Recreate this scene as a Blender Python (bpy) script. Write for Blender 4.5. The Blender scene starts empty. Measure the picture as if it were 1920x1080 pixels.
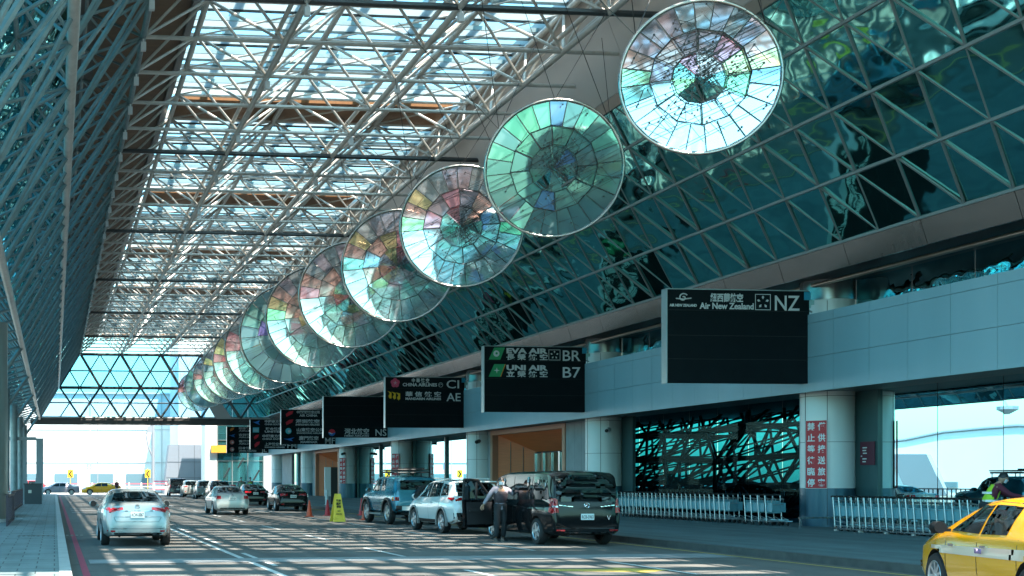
import bpy, bmesh, math, random
from mathutils import Vector, Matrix
from mathutils.bvhtree import BVHTree
R = math.radians
rnd = random.Random(7)
S = bpy.context.scene
COL = S.collection
# ---------------------------------------------------------------- camera
EYE, FPX, TH = 1.65, 2300.0, R(5.71)
cd = bpy.data.cameras.new('camera'); cam = bpy.data.objects.new('camera', cd); COL.objects.link(cam)
cam.location = (0, 0, EYE); cam.rotation_euler = (R(90), 0, -TH)
cd.sensor_width = 36; cd.lens = FPX/1920*36; cd.shift_x = (960-332)/1920; cd.shift_y = (901-540)/1920
cd.clip_start = .1; cd.clip_end = 3000
S.camera = cam
# ---------------------------------------------------------------- light
SUN = Vector((.21, -.42, 1)).normalized()
w = bpy.data.worlds.new('World'); S.world = w; w.use_nodes = True
nt = w.node_tree; bg = nt.nodes['Background']
sk = nt.nodes.new('ShaderNodeTexSky'); sk.sky_type = 'NISHITA'; sk.sun_disc = False
sk.sun_elevation = math.asin(SUN.z); sk.sun_rotation = math.atan2(SUN.x, SUN.y)
sk.air_density = 1.2; sk.dust_density = 1.6; sk.ozone_density = 1.0
mx = nt.nodes.new('ShaderNodeMix'); mx.data_type = 'RGBA'; mx.blend_type = 'MULTIPLY'; mx.inputs[0].default_value = 1
mx.inputs[7].default_value = (.50, .93, .90, 1)
nt.links.new(sk.outputs[0], mx.inputs[6]); nt.links.new(mx.outputs[2], bg.inputs[0])
bg.inputs[1].default_value = .15
sd = bpy.data.lights.new('sun', 'SUN'); sd.energy = 4; sd.angle = R(.6); sd.color = (1, .90, .79)
so = bpy.data.objects.new('sun', sd); COL.objects.link(so); so.rotation_euler = SUN.to_track_quat('Z', 'Y').to_euler()
so.location = (20, -20, 60)
S.view_settings.view_transform = 'Standard'; S.view_settings.look = 'None'; S.view_settings.gamma = 1
S.view_settings.exposure = 2.3
S.render.engine = 'CYCLES'
cy = S.cycles
cy.max_bounces = 7; cy.diffuse_bounces = 3; cy.glossy_bounces = 4; cy.transparent_max_bounces = 12; cy.transmission_bounces = 4
cy.caustics_reflective = False; cy.caustics_refractive = False; cy.sample_clamp_indirect = 6
try: cy.use_denoising = True
except Exception: pass

# ---------------------------------------------------------------- materials
MATS = {}
def mat(name, col=(.5,.5,.5), rough=.5, metal=0, spec=.5, emit=None, noise=None, bump=None, coat=0, trans=None, alpha=1):
    if name in MATS: return MATS[name]
    m = bpy.data.materials.new(name); m.use_nodes = True; MATS[name] = m
    n = m.node_tree.nodes; l = m.node_tree.links; p = n['Principled BSDF']
    p.inputs['Base Color'].default_value = (*col, 1); p.inputs['Roughness'].default_value = rough
    p.inputs['Metallic'].default_value = metal; p.inputs['Specular IOR Level'].default_value = spec
    p.inputs['Coat Weight'].default_value = coat
    if emit: p.inputs['Emission Color'].default_value = (*emit[:3], 1); p.inputs['Emission Strength'].default_value = emit[3]
    tc = n.new('ShaderNodeTexCoord')
    if noise:                                   # (scale, second colour, amount[, stretch])
        t = n.new('ShaderNodeTexNoise'); t.inputs['Scale'].default_value = noise[0]; t.inputs['Detail'].default_value = 6
        mp = n.new('ShaderNodeMapping'); mp.inputs['Scale'].default_value = noise[3] if len(noise) > 3 else (1,1,1)
        l.new(tc.outputs['Object'], mp.inputs[0]); l.new(mp.outputs[0], t.inputs['Vector'])
        r = n.new('ShaderNodeValToRGB'); r.color_ramp.elements[0].position = .5-noise[2]/2; r.color_ramp.elements[1].position = .5+noise[2]/2
        r.color_ramp.elements[0].color = (*col, 1); r.color_ramp.elements[1].color = (*noise[1], 1)
        l.new(t.outputs[0], r.inputs[0]); l.new(r.outputs[0], p.inputs['Base Color'])
    if bump:                                    # (scale, strength, distance)
        t2 = n.new('ShaderNodeTexNoise'); t2.inputs['Scale'].default_value = bump[0]; t2.inputs['Detail'].default_value = 2
        l.new(tc.outputs['Object'], t2.inputs['Vector'])
        b = n.new('ShaderNodeBump'); b.inputs['Strength'].default_value = bump[1]; b.inputs['Distance'].default_value = bump[2]
        l.new(t2.outputs[0], b.inputs['Height']); l.new(b.outputs[0], p.inputs['Normal'])
    return m
def glassmix(name, tint, refl, reflw, rough=.02, bump=None, attr=False, body=None, rmax=1):
    """thin tinted pane: transparent tint + glossy reflection (+ optional milky diffuse)"""
    m = bpy.data.materials.new(name); m.use_nodes = True; MATS[name] = m
    n = m.node_tree.nodes; l = m.node_tree.links; n.remove(n['Principled BSDF']); out = n['Material Output']
    tr = n.new('ShaderNodeBsdfTransparent'); tr.inputs[0].default_value = (*tint, 1)
    gl = n.new('ShaderNodeBsdfGlossy'); gl.inputs[0].default_value = (*refl, 1); gl.inputs['Roughness'].default_value = rough
    mixn = n.new('ShaderNodeMixShader')
    f = n.new('ShaderNodeLayerWeight'); f.inputs[0].default_value = .35
    mr = n.new('ShaderNodeMapRange'); mr.inputs['To Min'].default_value = reflw; mr.inputs['To Max'].default_value = rmax
    l.new(f.outputs['Fresnel'], mr.inputs[0]); l.new(mr.outputs[0], mixn.inputs[0])
    first = tr.outputs[0]
    if body:
        d = n.new('ShaderNodeBsdfDiffuse'); d.inputs[0].default_value = (*body[:3], 1)
        m2 = n.new('ShaderNodeMixShader'); m2.inputs[0].default_value = body[3]
        l.new(tr.outputs[0], m2.inputs[1]); l.new(d.outputs[0], m2.inputs[2]); first = m2.outputs[0]
    l.new(first, mixn.inputs[1]); l.new(gl.outputs[0], mixn.inputs[2]); l.new(mixn.outputs[0], out.inputs[0])
    if attr:
        a = n.new('ShaderNodeVertexColor'); a.layer_name = 'pane'
        l.new(a.outputs[0], gl.inputs[0]); l.new(a.outputs[0], tr.inputs[0])
        if body: l.new(a.outputs[0], d.inputs[0])
    if bump:
        tc = n.new('ShaderNodeTexCoord'); t2 = n.new('ShaderNodeTexNoise'); t2.inputs['Scale'].default_value = bump[0]; t2.inputs['Detail'].default_value = 1.5
        mp = n.new('ShaderNodeMapping'); mp.inputs['Scale'].default_value = bump[3] if len(bump) > 3 else (1,1,1)
        l.new(tc.outputs['Object'], mp.inputs[0]); l.new(mp.outputs[0], t2.inputs['Vector'])
        b = n.new('ShaderNodeBump'); b.inputs['Strength'].default_value = bump[1]; b.inputs['Distance'].default_value = bump[2]
        l.new(t2.outputs[0], b.inputs['Height']); l.new(b.outputs[0], gl.inputs['Normal'])
    return m
def translucent(name, col, w_=.5):
    m = bpy.data.materials.new(name); m.use_nodes = True; MATS[name] = m
    n = m.node_tree.nodes; l = m.node_tree.links; n.remove(n['Principled BSDF']); out = n['Material Output']
    a = n.new('ShaderNodeBsdfDiffuse'); a.inputs[0].default_value = (*col, 1)
    b = n.new('ShaderNodeBsdfTranslucent'); b.inputs[0].default_value = (*col, 1)
    x = n.new('ShaderNodeMixShader'); x.inputs[0].default_value = w_
    l.new(a.outputs[0], x.inputs[1]); l.new(b.outputs[0], x.inputs[2]); l.new(x.outputs[0], out.inputs[0])
    return m
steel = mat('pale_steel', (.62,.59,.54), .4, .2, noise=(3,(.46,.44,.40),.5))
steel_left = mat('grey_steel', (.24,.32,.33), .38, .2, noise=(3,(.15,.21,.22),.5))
steel_dark = mat('dark_steel', (.05,.06,.062), .4, .5)
black = mat('black_plastic', (.012,.013,.014), .5)
rubber = mat('tyre_rubber', (.014,.014,.015), .75)
alloy = mat('alloy', (.5,.51,.53), .3, .7)
chrome = mat('chrome', (.75,.76,.78), .12, 1)
white_p = mat('white_paint', (.75,.76,.75), .5)
redlens = mat('red_lens', (.45,.008,.014), .15, coat=.4)
orangelens = mat('orange_lens', (.8,.2,.02), .2)
clearlens = mat('clear_lens', (.6,.62,.64), .1, .6)
carglass = mat('car_glass', (.008,.015,.017), .06, spec=.4)
plate_m = mat('plate_white', (.7,.76,.74), .4)
wood = mat('brown_wood', (.90,.24,.08), .5, noise=(2,(.76,.19,.06),.6,(1,.3,8)))
woodceil = mat('ceiling_wood', (.24,.105,.03), .55, noise=(2.5,(.17,.07,.02),.5,(6,.4,1)))

# ---------------------------------------------------------------- mesh builder
class MB:
    def __init__(s): s.v = []; s.f = []; s.mi = []; s.c = []; s.cur = 0
    def face(s, pts, c=None):
        b = len(s.v); s.v += [tuple(p) for p in pts]; s.f.append(list(range(b, b+len(pts)))); s.mi.append(s.cur); s.c.append(c)
    def raw(s, vs, fs):
        b = len(s.v); s.v += [tuple(p) for p in vs]
        for f in fs: s.f.append([b+i for i in f]); s.mi.append(s.cur); s.c.append(None)
        return s
    def box(s, c, d, rz=0, M=None):
        x, y, z = d[0]/2, d[1]/2, d[2]/2; vs = []
        for sx, sy, sz in ((-1,-1,-1),(1,-1,-1),(1,1,-1),(-1,1,-1),(-1,-1,1),(1,-1,1),(1,1,1),(-1,1,1)):
            p = Vector((sx*x, sy*y, sz*z))
            if M: p = M @ p
            elif rz: p = Matrix.Rotation(rz, 3, 'Z') @ p
            vs.append(p+Vector(c))
        return s.raw(vs, [(0,3,2,1),(4,5,6,7),(0,1,5,4),(1,2,6,5),(2,3,7,6),(3,0,4,7)])
    def span(s, a, b): return s.box([(a[i]+b[i])/2 for i in range(3)], [abs(b[i]-a[i]) for i in range(3)])
    def tube(s, p, q, r, n=6, r2=None, cap=True):
        p, q = Vector(p), Vector(q); d = q-p
        if d.length < 1e-6: return s
        d.normalize(); a = d.orthogonal().normalized(); b = d.cross(a); r2 = r if r2 is None else r2; vs = []
        for P, rr in ((p, r), (q, r2)):
            for i in range(n):
                t = 2*math.pi*i/n; vs.append(P+a*(math.cos(t)*rr)+b*(math.sin(t)*rr))
        fs = [(i, (i+1) % n, n+(i+1) % n, n+i) for i in range(n)]
        if cap: fs += [tuple(range(n-1, -1, -1)), tuple(range(n, 2*n))]
        return s.raw(vs, fs)
    def path(s, pts, r, n=6):
        for a, b in zip(pts, pts[1:]): s.tube(a, b, r, n)
        return s
    def lathe(s, prof, c=(0,0,0), n=16, M=None):
        vs = []; k = len(prof)
        for i in range(n):
            t = 2*math.pi*i/n
            for r_, z in prof:
                p = Vector((r_*math.cos(t), r_*math.sin(t), z))
                if M: p = M @ p
                vs.append(p+Vector(c))
        fs = [(i*k+j, ((i+1) % n)*k+j, ((i+1) % n)*k+j+1, i*k+j+1) for i in range(n) for j in range(k-1)]
        return s.raw(vs, fs)
    def prism(s, poly, h0, h1, axis='z', c=(0,0,0)):
        def P(a, b, h):
            p = {'z':(a,b,h), 'y':(a,h,b), 'x':(h,a,b)}[axis]; return (p[0]+c[0], p[1]+c[1], p[2]+c[2])
        n = len(poly); vs = [P(a, b, h0) for a, b in poly]+[P(a, b, h1) for a, b in poly]
        return s.raw(vs, [tuple(range(n-1,-1,-1)), tuple(range(n, 2*n))]+[(i,(i+1)%n,n+(i+1)%n,n+i) for i in range(n)])
    def build(s, name, mats, parent=None, smooth=None, loc=None, fix=True):
        me = bpy.data.meshes.new(name); me.from_pydata(s.v, [], s.f)
        for m in (mats if isinstance(mats, (list, tuple)) else [mats]): me.materials.append(m)
        me.polygons.foreach_set('material_index', s.mi)
        if any(c is not None for c in s.c):
            ca = me.color_attributes.new('pane', 'FLOAT_COLOR', 'CORNER')
            for p, c in zip(me.polygons, s.c):
                for li in p.loop_indices: ca.data[li].color = (*(c or (.8,.8,.8)), 1)
        if fix:
            bm = bmesh.new(); bm.from_mesh(me); bmesh.ops.recalc_face_normals(bm, faces=bm.faces); bm.to_mesh(me); bm.free()
        if smooth:
            me.polygons.foreach_set('use_smooth', [True]*len(me.polygons)); me.set_sharp_from_angle(angle=R(smooth))
        me.update()
        o = bpy.data.objects.new(name, me); COL.objects.link(o)
        if loc: o.location = loc
        if parent: o.parent = parent
        return o
def thing(name, label, cat, loc=(0,0,0), rz=0, group=None, kind=None):
    o = bpy.data.objects.new(name, None); COL.objects.link(o); o.location = loc; o.rotation_euler = (0,0,rz); o.empty_display_size = .2
    return tag(o, label, cat, group, kind)
def tag(o, label=None, cat=None, group=None, kind=None):
    for k, v in (('label', label), ('category', cat), ('group', group), ('kind', kind)):
        if v: o[k] = v
    return o
KIDS = {}
def kids(o): return [c for c in COL.objects if c.parent == o]
def copy_tree(o, parent=None, cache=None):
    c = o.copy(); COL.objects.link(c); c.parent = parent
    for ch in kids(o):
        if ch.name != c.name: copy_tree(ch, c)
    return c
def text(s_, size, name, m, parent, loc, face='-y', depth=.006, bold=0, width=None, align='LEFT', sx=1, shear=0):
    cu = bpy.data.curves.new('t', 'FONT'); cu.body = s_; cu.size = size; cu.extrude = depth; cu.offset = bold; cu.align_x = align; cu.shear = shear
    cu.resolution_u = 3
    to = bpy.data.objects.new('t', cu); COL.objects.link(to)
    dg = bpy.context.evaluated_depsgraph_get(); me = bpy.data.meshes.new_from_object(to.evaluated_get(dg)); bpy.data.objects.remove(to)
    xs = [v.co.x for v in me.vertices] or [0, 1]; wd = max(xs)-min(xs)
    k = (width/wd if width else 1)*sx
    rot = {'-y': Matrix.Rotation(R(90), 4, 'X'), '-x': Matrix.Rotation(R(-90), 4, 'Z') @ Matrix.Rotation(R(90), 4, 'X')}[face]
    x0 = {'LEFT': min(xs), 'CENTER': (min(xs)+max(xs))/2, 'RIGHT': max(xs)}[align]
    me.transform(rot @ Matrix.Scale(k, 4, (1,0,0)) @ Matrix.Translation((-x0,0,0)))
    me.materials.clear(); me.materials.append(m)
    o = bpy.data.objects.new(name, me); COL.objects.link(o); o.location = loc
    if parent: o.parent = parent
    return o
def at(u, v, z=0):
    """ground point (height z) seen at photo pixel u, v"""
    D = (EYE-z)*FPX/(v-901); lat = (u-332)/FPX*D
    return lat*math.cos(TH)+D*math.sin(TH), D*math.cos(TH)-lat*math.sin(TH)
def atY(u, Y):
    """X of pixel column u at distance Y"""
    return Y*math.tan(math.atan((u-332)/FPX)+TH)
def spl(tab, x):
    if x <= tab[0][0]: return tab[0][1]
    for (a, b), (c, d) in zip(tab, tab[1:]):
        if x <= c: return b+(d-b)*(x-a)/(c-a)
    return tab[-1][1]
# ================================================================ SETTING
SP = 16.6; Y0 = 37.45; COLS = [Y0+SP*k for k in range(-1, 7)]
asph = mat('asphalt', (.15,.145,.13), .85, noise=(1.3,(.105,.105,.10),.7,(1,.35,1)), bump=(90,.25,.01))
def wear(m, amt):
    n = m.node_tree.nodes; l = m.node_tree.links; p = n['Principled BSDF']; src = p.inputs['Base Color'].links[0].from_socket
    tc = n.new('ShaderNodeTexCoord'); last = src
    for sc, st, lo, hi, k in ((1.0,(1.1,.03,1),.42,.70,amt),(.9,(1,1,1),.60,.72,amt*.8),(14,(1,1,1),.35,.75,amt*.45)):
        mp = n.new('ShaderNodeMapping'); mp.inputs['Scale'].default_value = st; t = n.new('ShaderNodeTexNoise'); t.inputs['Scale'].default_value = sc; t.inputs['Detail'].default_value = 8
        l.new(tc.outputs['Object'], mp.inputs[0]); l.new(mp.outputs[0], t.inputs['Vector']); r = n.new('ShaderNodeMapRange'); r.inputs[1].default_value = lo; r.inputs[2].default_value = hi; r.inputs[3].default_value = 1; r.inputs[4].default_value = 1-k
        l.new(t.outputs[0], r.inputs[0]); mm = n.new('ShaderNodeMix'); mm.data_type = 'RGBA'; mm.blend_type = 'MULTIPLY'; mm.inputs[0].default_value = 1; l.new(last, mm.inputs[6]); l.new(r.outputs[0], mm.inputs[7]); last = mm.outputs[2]
    l.new(last, p.inputs['Base Color'])
wear(asph, .42)
mb = MB(); mb.face([(-1500,-1500,-.02),(1500,-1500,-.02),(1500,1500,-.02),(-1500,1500,-.02)])
g_ = mb.build('ground', mat('far_ground', (.15,.15,.14), .9, noise=(.05,(.11,.11,.10),.6))); tag(g_, kind='structure')
mb = MB(); mb.face([(.28,-60,0),(15.1,-60,0),(15.1,139,0),(.28,139,0)])
road = mb.build('road', asph); tag(road, kind='structure')
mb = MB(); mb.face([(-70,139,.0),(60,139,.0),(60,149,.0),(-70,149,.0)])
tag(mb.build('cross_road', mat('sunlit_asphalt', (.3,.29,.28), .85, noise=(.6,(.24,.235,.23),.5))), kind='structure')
# pavement tiles
def tiles(name, c1, c2, mortar, sx, sy):
    m = mat(name, c1, .8); n = m.node_tree.nodes; l = m.node_tree.links
    b = n.new('ShaderNodeTexBrick'); b.offset = .5; b.inputs['Color1'].default_value = (*c1,1); b.inputs['Color2'].default_value = (*c2,1)
    b.inputs['Mortar'].default_value = (*mortar,1); b.inputs['Scale'].default_value = 1; b.inputs['Mortar Size'].default_value = .012
    b.inputs['Brick Width'].default_value = sx; b.inputs['Row Height'].default_value = sy
    t = n.new('ShaderNodeTexCoord'); l.new(t.outputs['Object'], b.inputs['Vector']); 
    ns = n.new('ShaderNodeTexNoise'); ns.inputs['Scale'].default_value = 1.2; ns.inputs['Detail'].default_value = 5
    l.new(t.outputs['Object'], ns.inputs['Vector'])
    mm = n.new('ShaderNodeMix'); mm.data_type = 'RGBA'; mm.blend_type = 'MULTIPLY'; mm.inputs[0].default_value = .45
    l.new(b.outputs[0], mm.inputs[6]); l.new(ns.outputs[0], mm.inputs[7]); l.new(mm.outputs[2], n['Principled BSDF'].inputs['Base Color']); return m
tile_l = tiles('grey_paving', (.25,.32,.32), (.20,.265,.265), (.07,.09,.09), .62, .62)
tile_r = tiles('smooth_paving', (.15,.23,.24), (.14,.215,.225), (.11,.17,.175), 1.2, 1.2)
wear(tile_l, .3); wear(tile_r, .35)
mb = MB(); mb.span((-8,-60,-.01),(.08,137,.15)); sw = mb.build('sidewalk', tile_l); tag(sw, kind='structure')
mb = MB(); mb.span((.08,-60,-.01),(.28,137,.165)); tag(mb.build('kerb', mat('kerb_stone', (.42,.42,.4), .8, noise=(3,(.3,.3,.29),.6))), kind='structure')
mb = MB(); mb.span((15.28,-60,-.01),(60,139,.15)); tag(mb.build('platform_pavement', tile_r), kind='structure')
mb = MB(); mb.span((15.1,-60,-.01),(15.28,139,.16)); tag(mb.build('platform_kerb', mat('dark_kerb', (.05,.05,.05), .7, noise=(4,(.09,.09,.085),.5))), kind='structure')
mk_w = mat('road_white', (.62,.62,.6), .7, noise=(9,(.42,.42,.4),.5)); mk_r = mat('road_red', (.42,.045,.09), .7, noise=(6,(.3,.04,.07),.5)); mk_y = mat('road_yellow', (.6,.42,.08), .7, noise=(9,(.4,.3,.07),.5))
def sheet(name, pts, m, z=.004, parent=road): mb = MB(); mb.face([(x,y,z) for x,y in pts]); return mb.build(name, m, parent)
def strip(name, a, b, w_, m, z=.004):
    a, b = Vector(a), Vector(b); n_ = Vector((-(b-a).y, (b-a).x)).normalized()*w_/2
    return sheet(name, [a-n_, b-n_, b+n_, a+n_], m, z)
strip('red_line', (.56,-20), (.56,134), .13, mk_r)
strip('kerb_line', (14.75,-20), (14.75,136), .1, mk_y)
# double line in the middle and dashed lanes
strip('lane_line', (3.95,-10), (3.95,44), .13, mk_w)
for a_, b_ in ((17,19.6),(23.4,27.6),(31.4,35),(39,42.5)): strip('lane_dash', (4.26,a_), (4.26,b_), .11, mk_w)
for k in range(11): strip('lane_dash', (3.95,49+k*8), (3.95,52.5+k*8), .13, mk_w)
for k in range(15): strip('lane_dash', (7.55,18.6+k*7.4), (7.55,22+k*7.4), .12, mk_w)
for k in range(15): strip('lane_dash', (11.25,20.5+k*7.4), (11.25,24+k*7.4), .12, mk_w)
# cross band of pale concrete and a speed table stripe
conc = mat('road_band', (.27,.28,.28), .8, noise=(2,(.2,.21,.21),.6))
sheet('concrete_band', [(.7,24.3),(14.6,24.9),(14.6,26.3),(.7,25.5)], conc, .008)
for k, (a_, b_) in enumerate(((63,64.1),(67,68),(71,72))): sheet('crossing_stripe', [(.9,a_),(11.5,a_+.3),(11.5,b_+.3),(.9,b_)], mat('worn_white', (.34,.34,.33), .8, noise=(3,(.17,.17,.16),.5)), .008)
# yellow arrow
ar = [(9.25,20.6),(10.3,22.3),(9.95,22.3),(10.2,24.0),(9.75,24.0),(9.6,22.3),(9.2,22.35)]
sheet('arrow', [(8.2,21.7),(10.4,21.2),(10.4,20.9),(11.3,21.6),(10.4,22.3),(10.4,21.9),(8.2,22.1)], mk_y, .006)
mb = MB()
for k in range(14): mb.box((-.95+k*.13, 33.6, .153), (.07,.5,.008))
gr = mb.build('drain_grate', steel_dark); tag(gr, 'long slotted drain grating set across the left pavement', 'grating')

# ================================================================ TERMINAL
term = thing('terminal_building', 'airport terminal with leaning teal glass wall, grey panel beam and pale columns', 'building', (26,60,0))
term.location = (0,0,0)
def struts(name, segs, m, parent, limit=100, n=6, extra=None, smooth=50):
    """segs: (p, q, r). the nearest ones are parts of their own, the rest one stuff part"""
    C_ = Vector((0,0,EYE))
    def key(s):
        c = (Vector(s[0])+Vector(s[1]))/2-C_; vis = 0
        D = c.x*math.sin(TH)+c.y*math.cos(TH)
        if D < 3: return 1e6
        u = 332+FPX*(c.x*math.cos(TH)-c.y*math.sin(TH))/D; v_ = 901-FPX*c.z/D
        if not(-60 < u < 1980 and -60 < v_ < 1140): vis = 5000
        return vis+D
    segs = sorted(segs, key=key)
    for s in segs[:limit]:
        mb = MB(); mb.tube(s[0], s[1], s[2], n, cap=False); mb.build(name, m, parent, smooth, fix=False)
    if segs[limit:]:
        mb = MB()
        for s in segs[limit:]: mb.tube(s[0], s[1], s[2], max(4, n-1), cap=False)
        o = mb.build(name+'_row', m, parent, smooth, fix=False); o['kind'] = 'stuff'
# leaning mirror glass
GX, GZ, GA, GB = 23.6, 8.85, 1.30, 1.43
def G(k, y, off=0): return Vector((GX-GA*k-off*.73, y, GZ+GB*k-off*.68))
mirror = glassmix('teal_mirror', (.02,.05,.05), (.30,.84,.80), .84, .05, bump=(.8,1.0,.075,(1,.6,1)), body=(.004,.02,.022,.9))
KT = 3.75
for bay in range(8):
    y0 = 4.85+bay*SP; mb = MB()
    for j in range(10):
        for k in range(4):
            ya = y0+j*1.66+(.83 if k % 2 else 0); yb = ya+1.66; k2 = min(k+1, KT)
            f = (k2-k); ym = ya+.83
            jit = lambda: rnd.uniform(-.035,.035)
            a, b, c, d = G(k, ya, jit()), G(k, yb, jit()), G(k2, ym+(.0 if f == 1 else 0), jit()), G(k2, ym+1.66, jit())
            if f < 1: c = G(k2, ym, jit()); d = G(k2, ym+1.66, jit())
            mb.face([a, b, c]); mb.face([b, d, c])
    mb.build('mirror_glass_panel', mirror, term, fix=False)
mull = mat('mullion_grey', (.26,.30,.30), .4, .4); segs = []
for k in range(0, 4): 
    mb = MB(); mb.tube(G(k, 4.85, .02), G(k, 136.5, .02), .058, 4); mb.build('glazing_rail', mull, term)
for j in range(-1, 80):
    for k in range(4):
        ya = 4.85+j*1.66+(.83 if k % 2 else 0); k2 = min(k+1, KT)
        for sgn in (1, -1):
            f = k2-k; segs.append((G(k, ya, .012), G(k2, ya+sgn*.83*f, .012), .036))
struts('diagonal_mullion', [s for s in segs if s[0].y < 136.2], mull, term, 100, 4)
# metal fascia below the glass, panels with joints
fasc = mat('bronze_fascia', (.21,.18,.17), .27, .7, noise=(.8,(.16,.165,.16),.6,(1,.5,1)), bump=(1.2,.2,.05))
for bay in range(8):
    mb = MB(); y0 = 4.85+bay*SP
    for j in range(5):
        a, b = y0+j*3.32+.012, y0+(j+1)*3.32-.012
        P = [(GX-.02,8.85),(GX+.22,8.13),(GX+.3,8.13),(GX+.3,8.85)]
        mb.prism([(x, z) for x, z in P], a, b, 'y')
    mb.build('fascia_panel', fasc, term)
mb = MB(); mb.span((GX-.01,4.85,8.80),(GX+.35,137.65,8.9)); mb.build('fascia_trim', mull, term)
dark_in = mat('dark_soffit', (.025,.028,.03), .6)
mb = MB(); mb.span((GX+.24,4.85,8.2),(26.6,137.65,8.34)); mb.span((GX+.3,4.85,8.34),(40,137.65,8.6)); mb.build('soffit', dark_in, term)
mb = MB(); mb.tube((24.7,4.85,8.02),(24.7,137,8.02),.07,10); mb.build('soffit_pipe', mat('bronze_pipe', (.45,.36,.3), .3, .8), term, 50)
# grey sloping soffit above the mirror wall
graysof = mat('grey_soffit', (.55,.50,.46), .75, noise=(.5,(.48,.44,.41),.6))
for bay in range(8):
    y0 = 4.85+bay*SP; mb = MB()
    a = G(KT, 0); b = Vector((17.3,0,17.75))
    mb.raw([(a.x,y0,a.z),(a.x,y0+SP-.02,a.z),(b.x,y0+SP-.02,b.z),(b.x,y0,b.z),(a.x+.3,y0,a.z+.3),(a.x+.3,y0+SP-.02,a.z+.3),(b.x+.3,y0+SP-.02,b.z+.3),(b.x+.3,y0,b.z+.3)],
           [(0,1,2,3),(7,6,5,4),(0,3,7,4),(1,5,6,2),(0,4,5,1),(3,2,6,7)])
    mb.build('soffit_panel', graysof, term)
mb = MB(); a = G(KT, 0); mb.prism([(a.x-.12,a.z-.12),(a.x-.3,a.z+.18),(a.x-.1,a.z+.36),(a.x+.2,a.z)], 4.85, 137, 'y'); mb.build('eaves_lip', mat('lip_metal', (.26,.23,.2), .35, .6), term)
# upper roof behind
mb = MB(); mb.span((17.5,4.85,18.05),(40,137.6,18.4)); mb.build('roof', mat('roof_grey', (.4,.4,.4), .7), term)
mb = MB(); mb.span((39.6,4.85,8.6),(40,137.6,18.05)); mb.build('back_wall', graysof, term)
# panel beam
beam_m = mat('beam_panel', (.30,.48,.54), .42, .15, noise=(.6,(.24,.41,.47),.5,(1,1,.25)))
for bay in range(-1, 7):
    y0 = Y0+SP*bay; mb = MB(); mb.cur = 1; mb.span((24.09,y0-.1,4.52),(24.14,y0+SP-.1,6.93)); mb.cur = 0
    for j in range(10):
        a, b = y0+j*1.66+.006, y0+(j+1)*1.66-.006
        for z0, z1 in ((4.49,5.58),(5.592,6.66),(6.672,6.96)): mb.span((24.02,a,z0),(24.11,b,z1))
    mb.build('beam_panel', [beam_m, dark_in], term)
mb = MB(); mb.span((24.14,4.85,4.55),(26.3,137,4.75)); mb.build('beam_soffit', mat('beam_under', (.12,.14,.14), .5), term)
mb = MB(); mb.span((24.14,4.85,6.7),(26.1,137,6.9)); mb.build('beam_ledge', beam_m, term)
# columns
colm = mat('column_panel', (.8,.84,.82), .4, .05, noise=(.6,(.72,.78,.77),.5)); colb = mat('column_base', (.05,.11,.16), .3, .5, noise=(5,(.07,.15,.2),.5,(1,1,.1)))
cold = mat('column_dark', (.06,.12,.125), .3, .3); seam = mat('seam', (.03,.035,.035), .6)
def rrect(x0, x1, y0, y1, r, n=7):
    P = []
    for cx, cy_, a0 in ((x1-r,y0+r,-90),(x1-r,y1-r,0),(x0+r,y1-r,90),(x0+r,y0+r,180)):
        for i in range(n): t = R(a0+90*i/(n-1)); P.append((cx+r*math.cos(t), cy_+r*math.sin(t)))
    return P
for k, Yc in enumerate(COLS):
    ax = (25.42, Yc+.75, 0)
    c = MB().lathe([(0,1.4),(.82,1.4),(.82,7.55),(0,7.55)], ax, 36).build('column', colm, term, 30)
    MB().lathe([(0,.15),(.83,.15),(.83,1.4),(0,1.4)], ax, 36).build('column_base', colb, c, 30)
    MB().lathe([(0,7.55),(.84,7.55),(.84,8.2),(0,8.2)], ax, 36).build('column_cap', mat('cap_metal', (.25,.26,.26), .25, .7), c, 30)
    b = MB()
    for a_ in (236, 185): b.box((ax[0]+.82*math.cos(R(a_)), ax[1]+.82*math.sin(R(a_)), 3.85), (.016,.016,7.3), R(a_))
    for z_ in (2.9, 4.4): b.lathe([(.82,z_),(.824,z_),(.824,z_+.012),(.82,z_+.012)], ax, 36)
    b.build('column_seam', seam, c)
    MB().span((26.02,Yc-(.9 if k < 3 else .05),.15),(26.16,Yc+.75,4.6)).build('column_back', cold, c)
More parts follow.
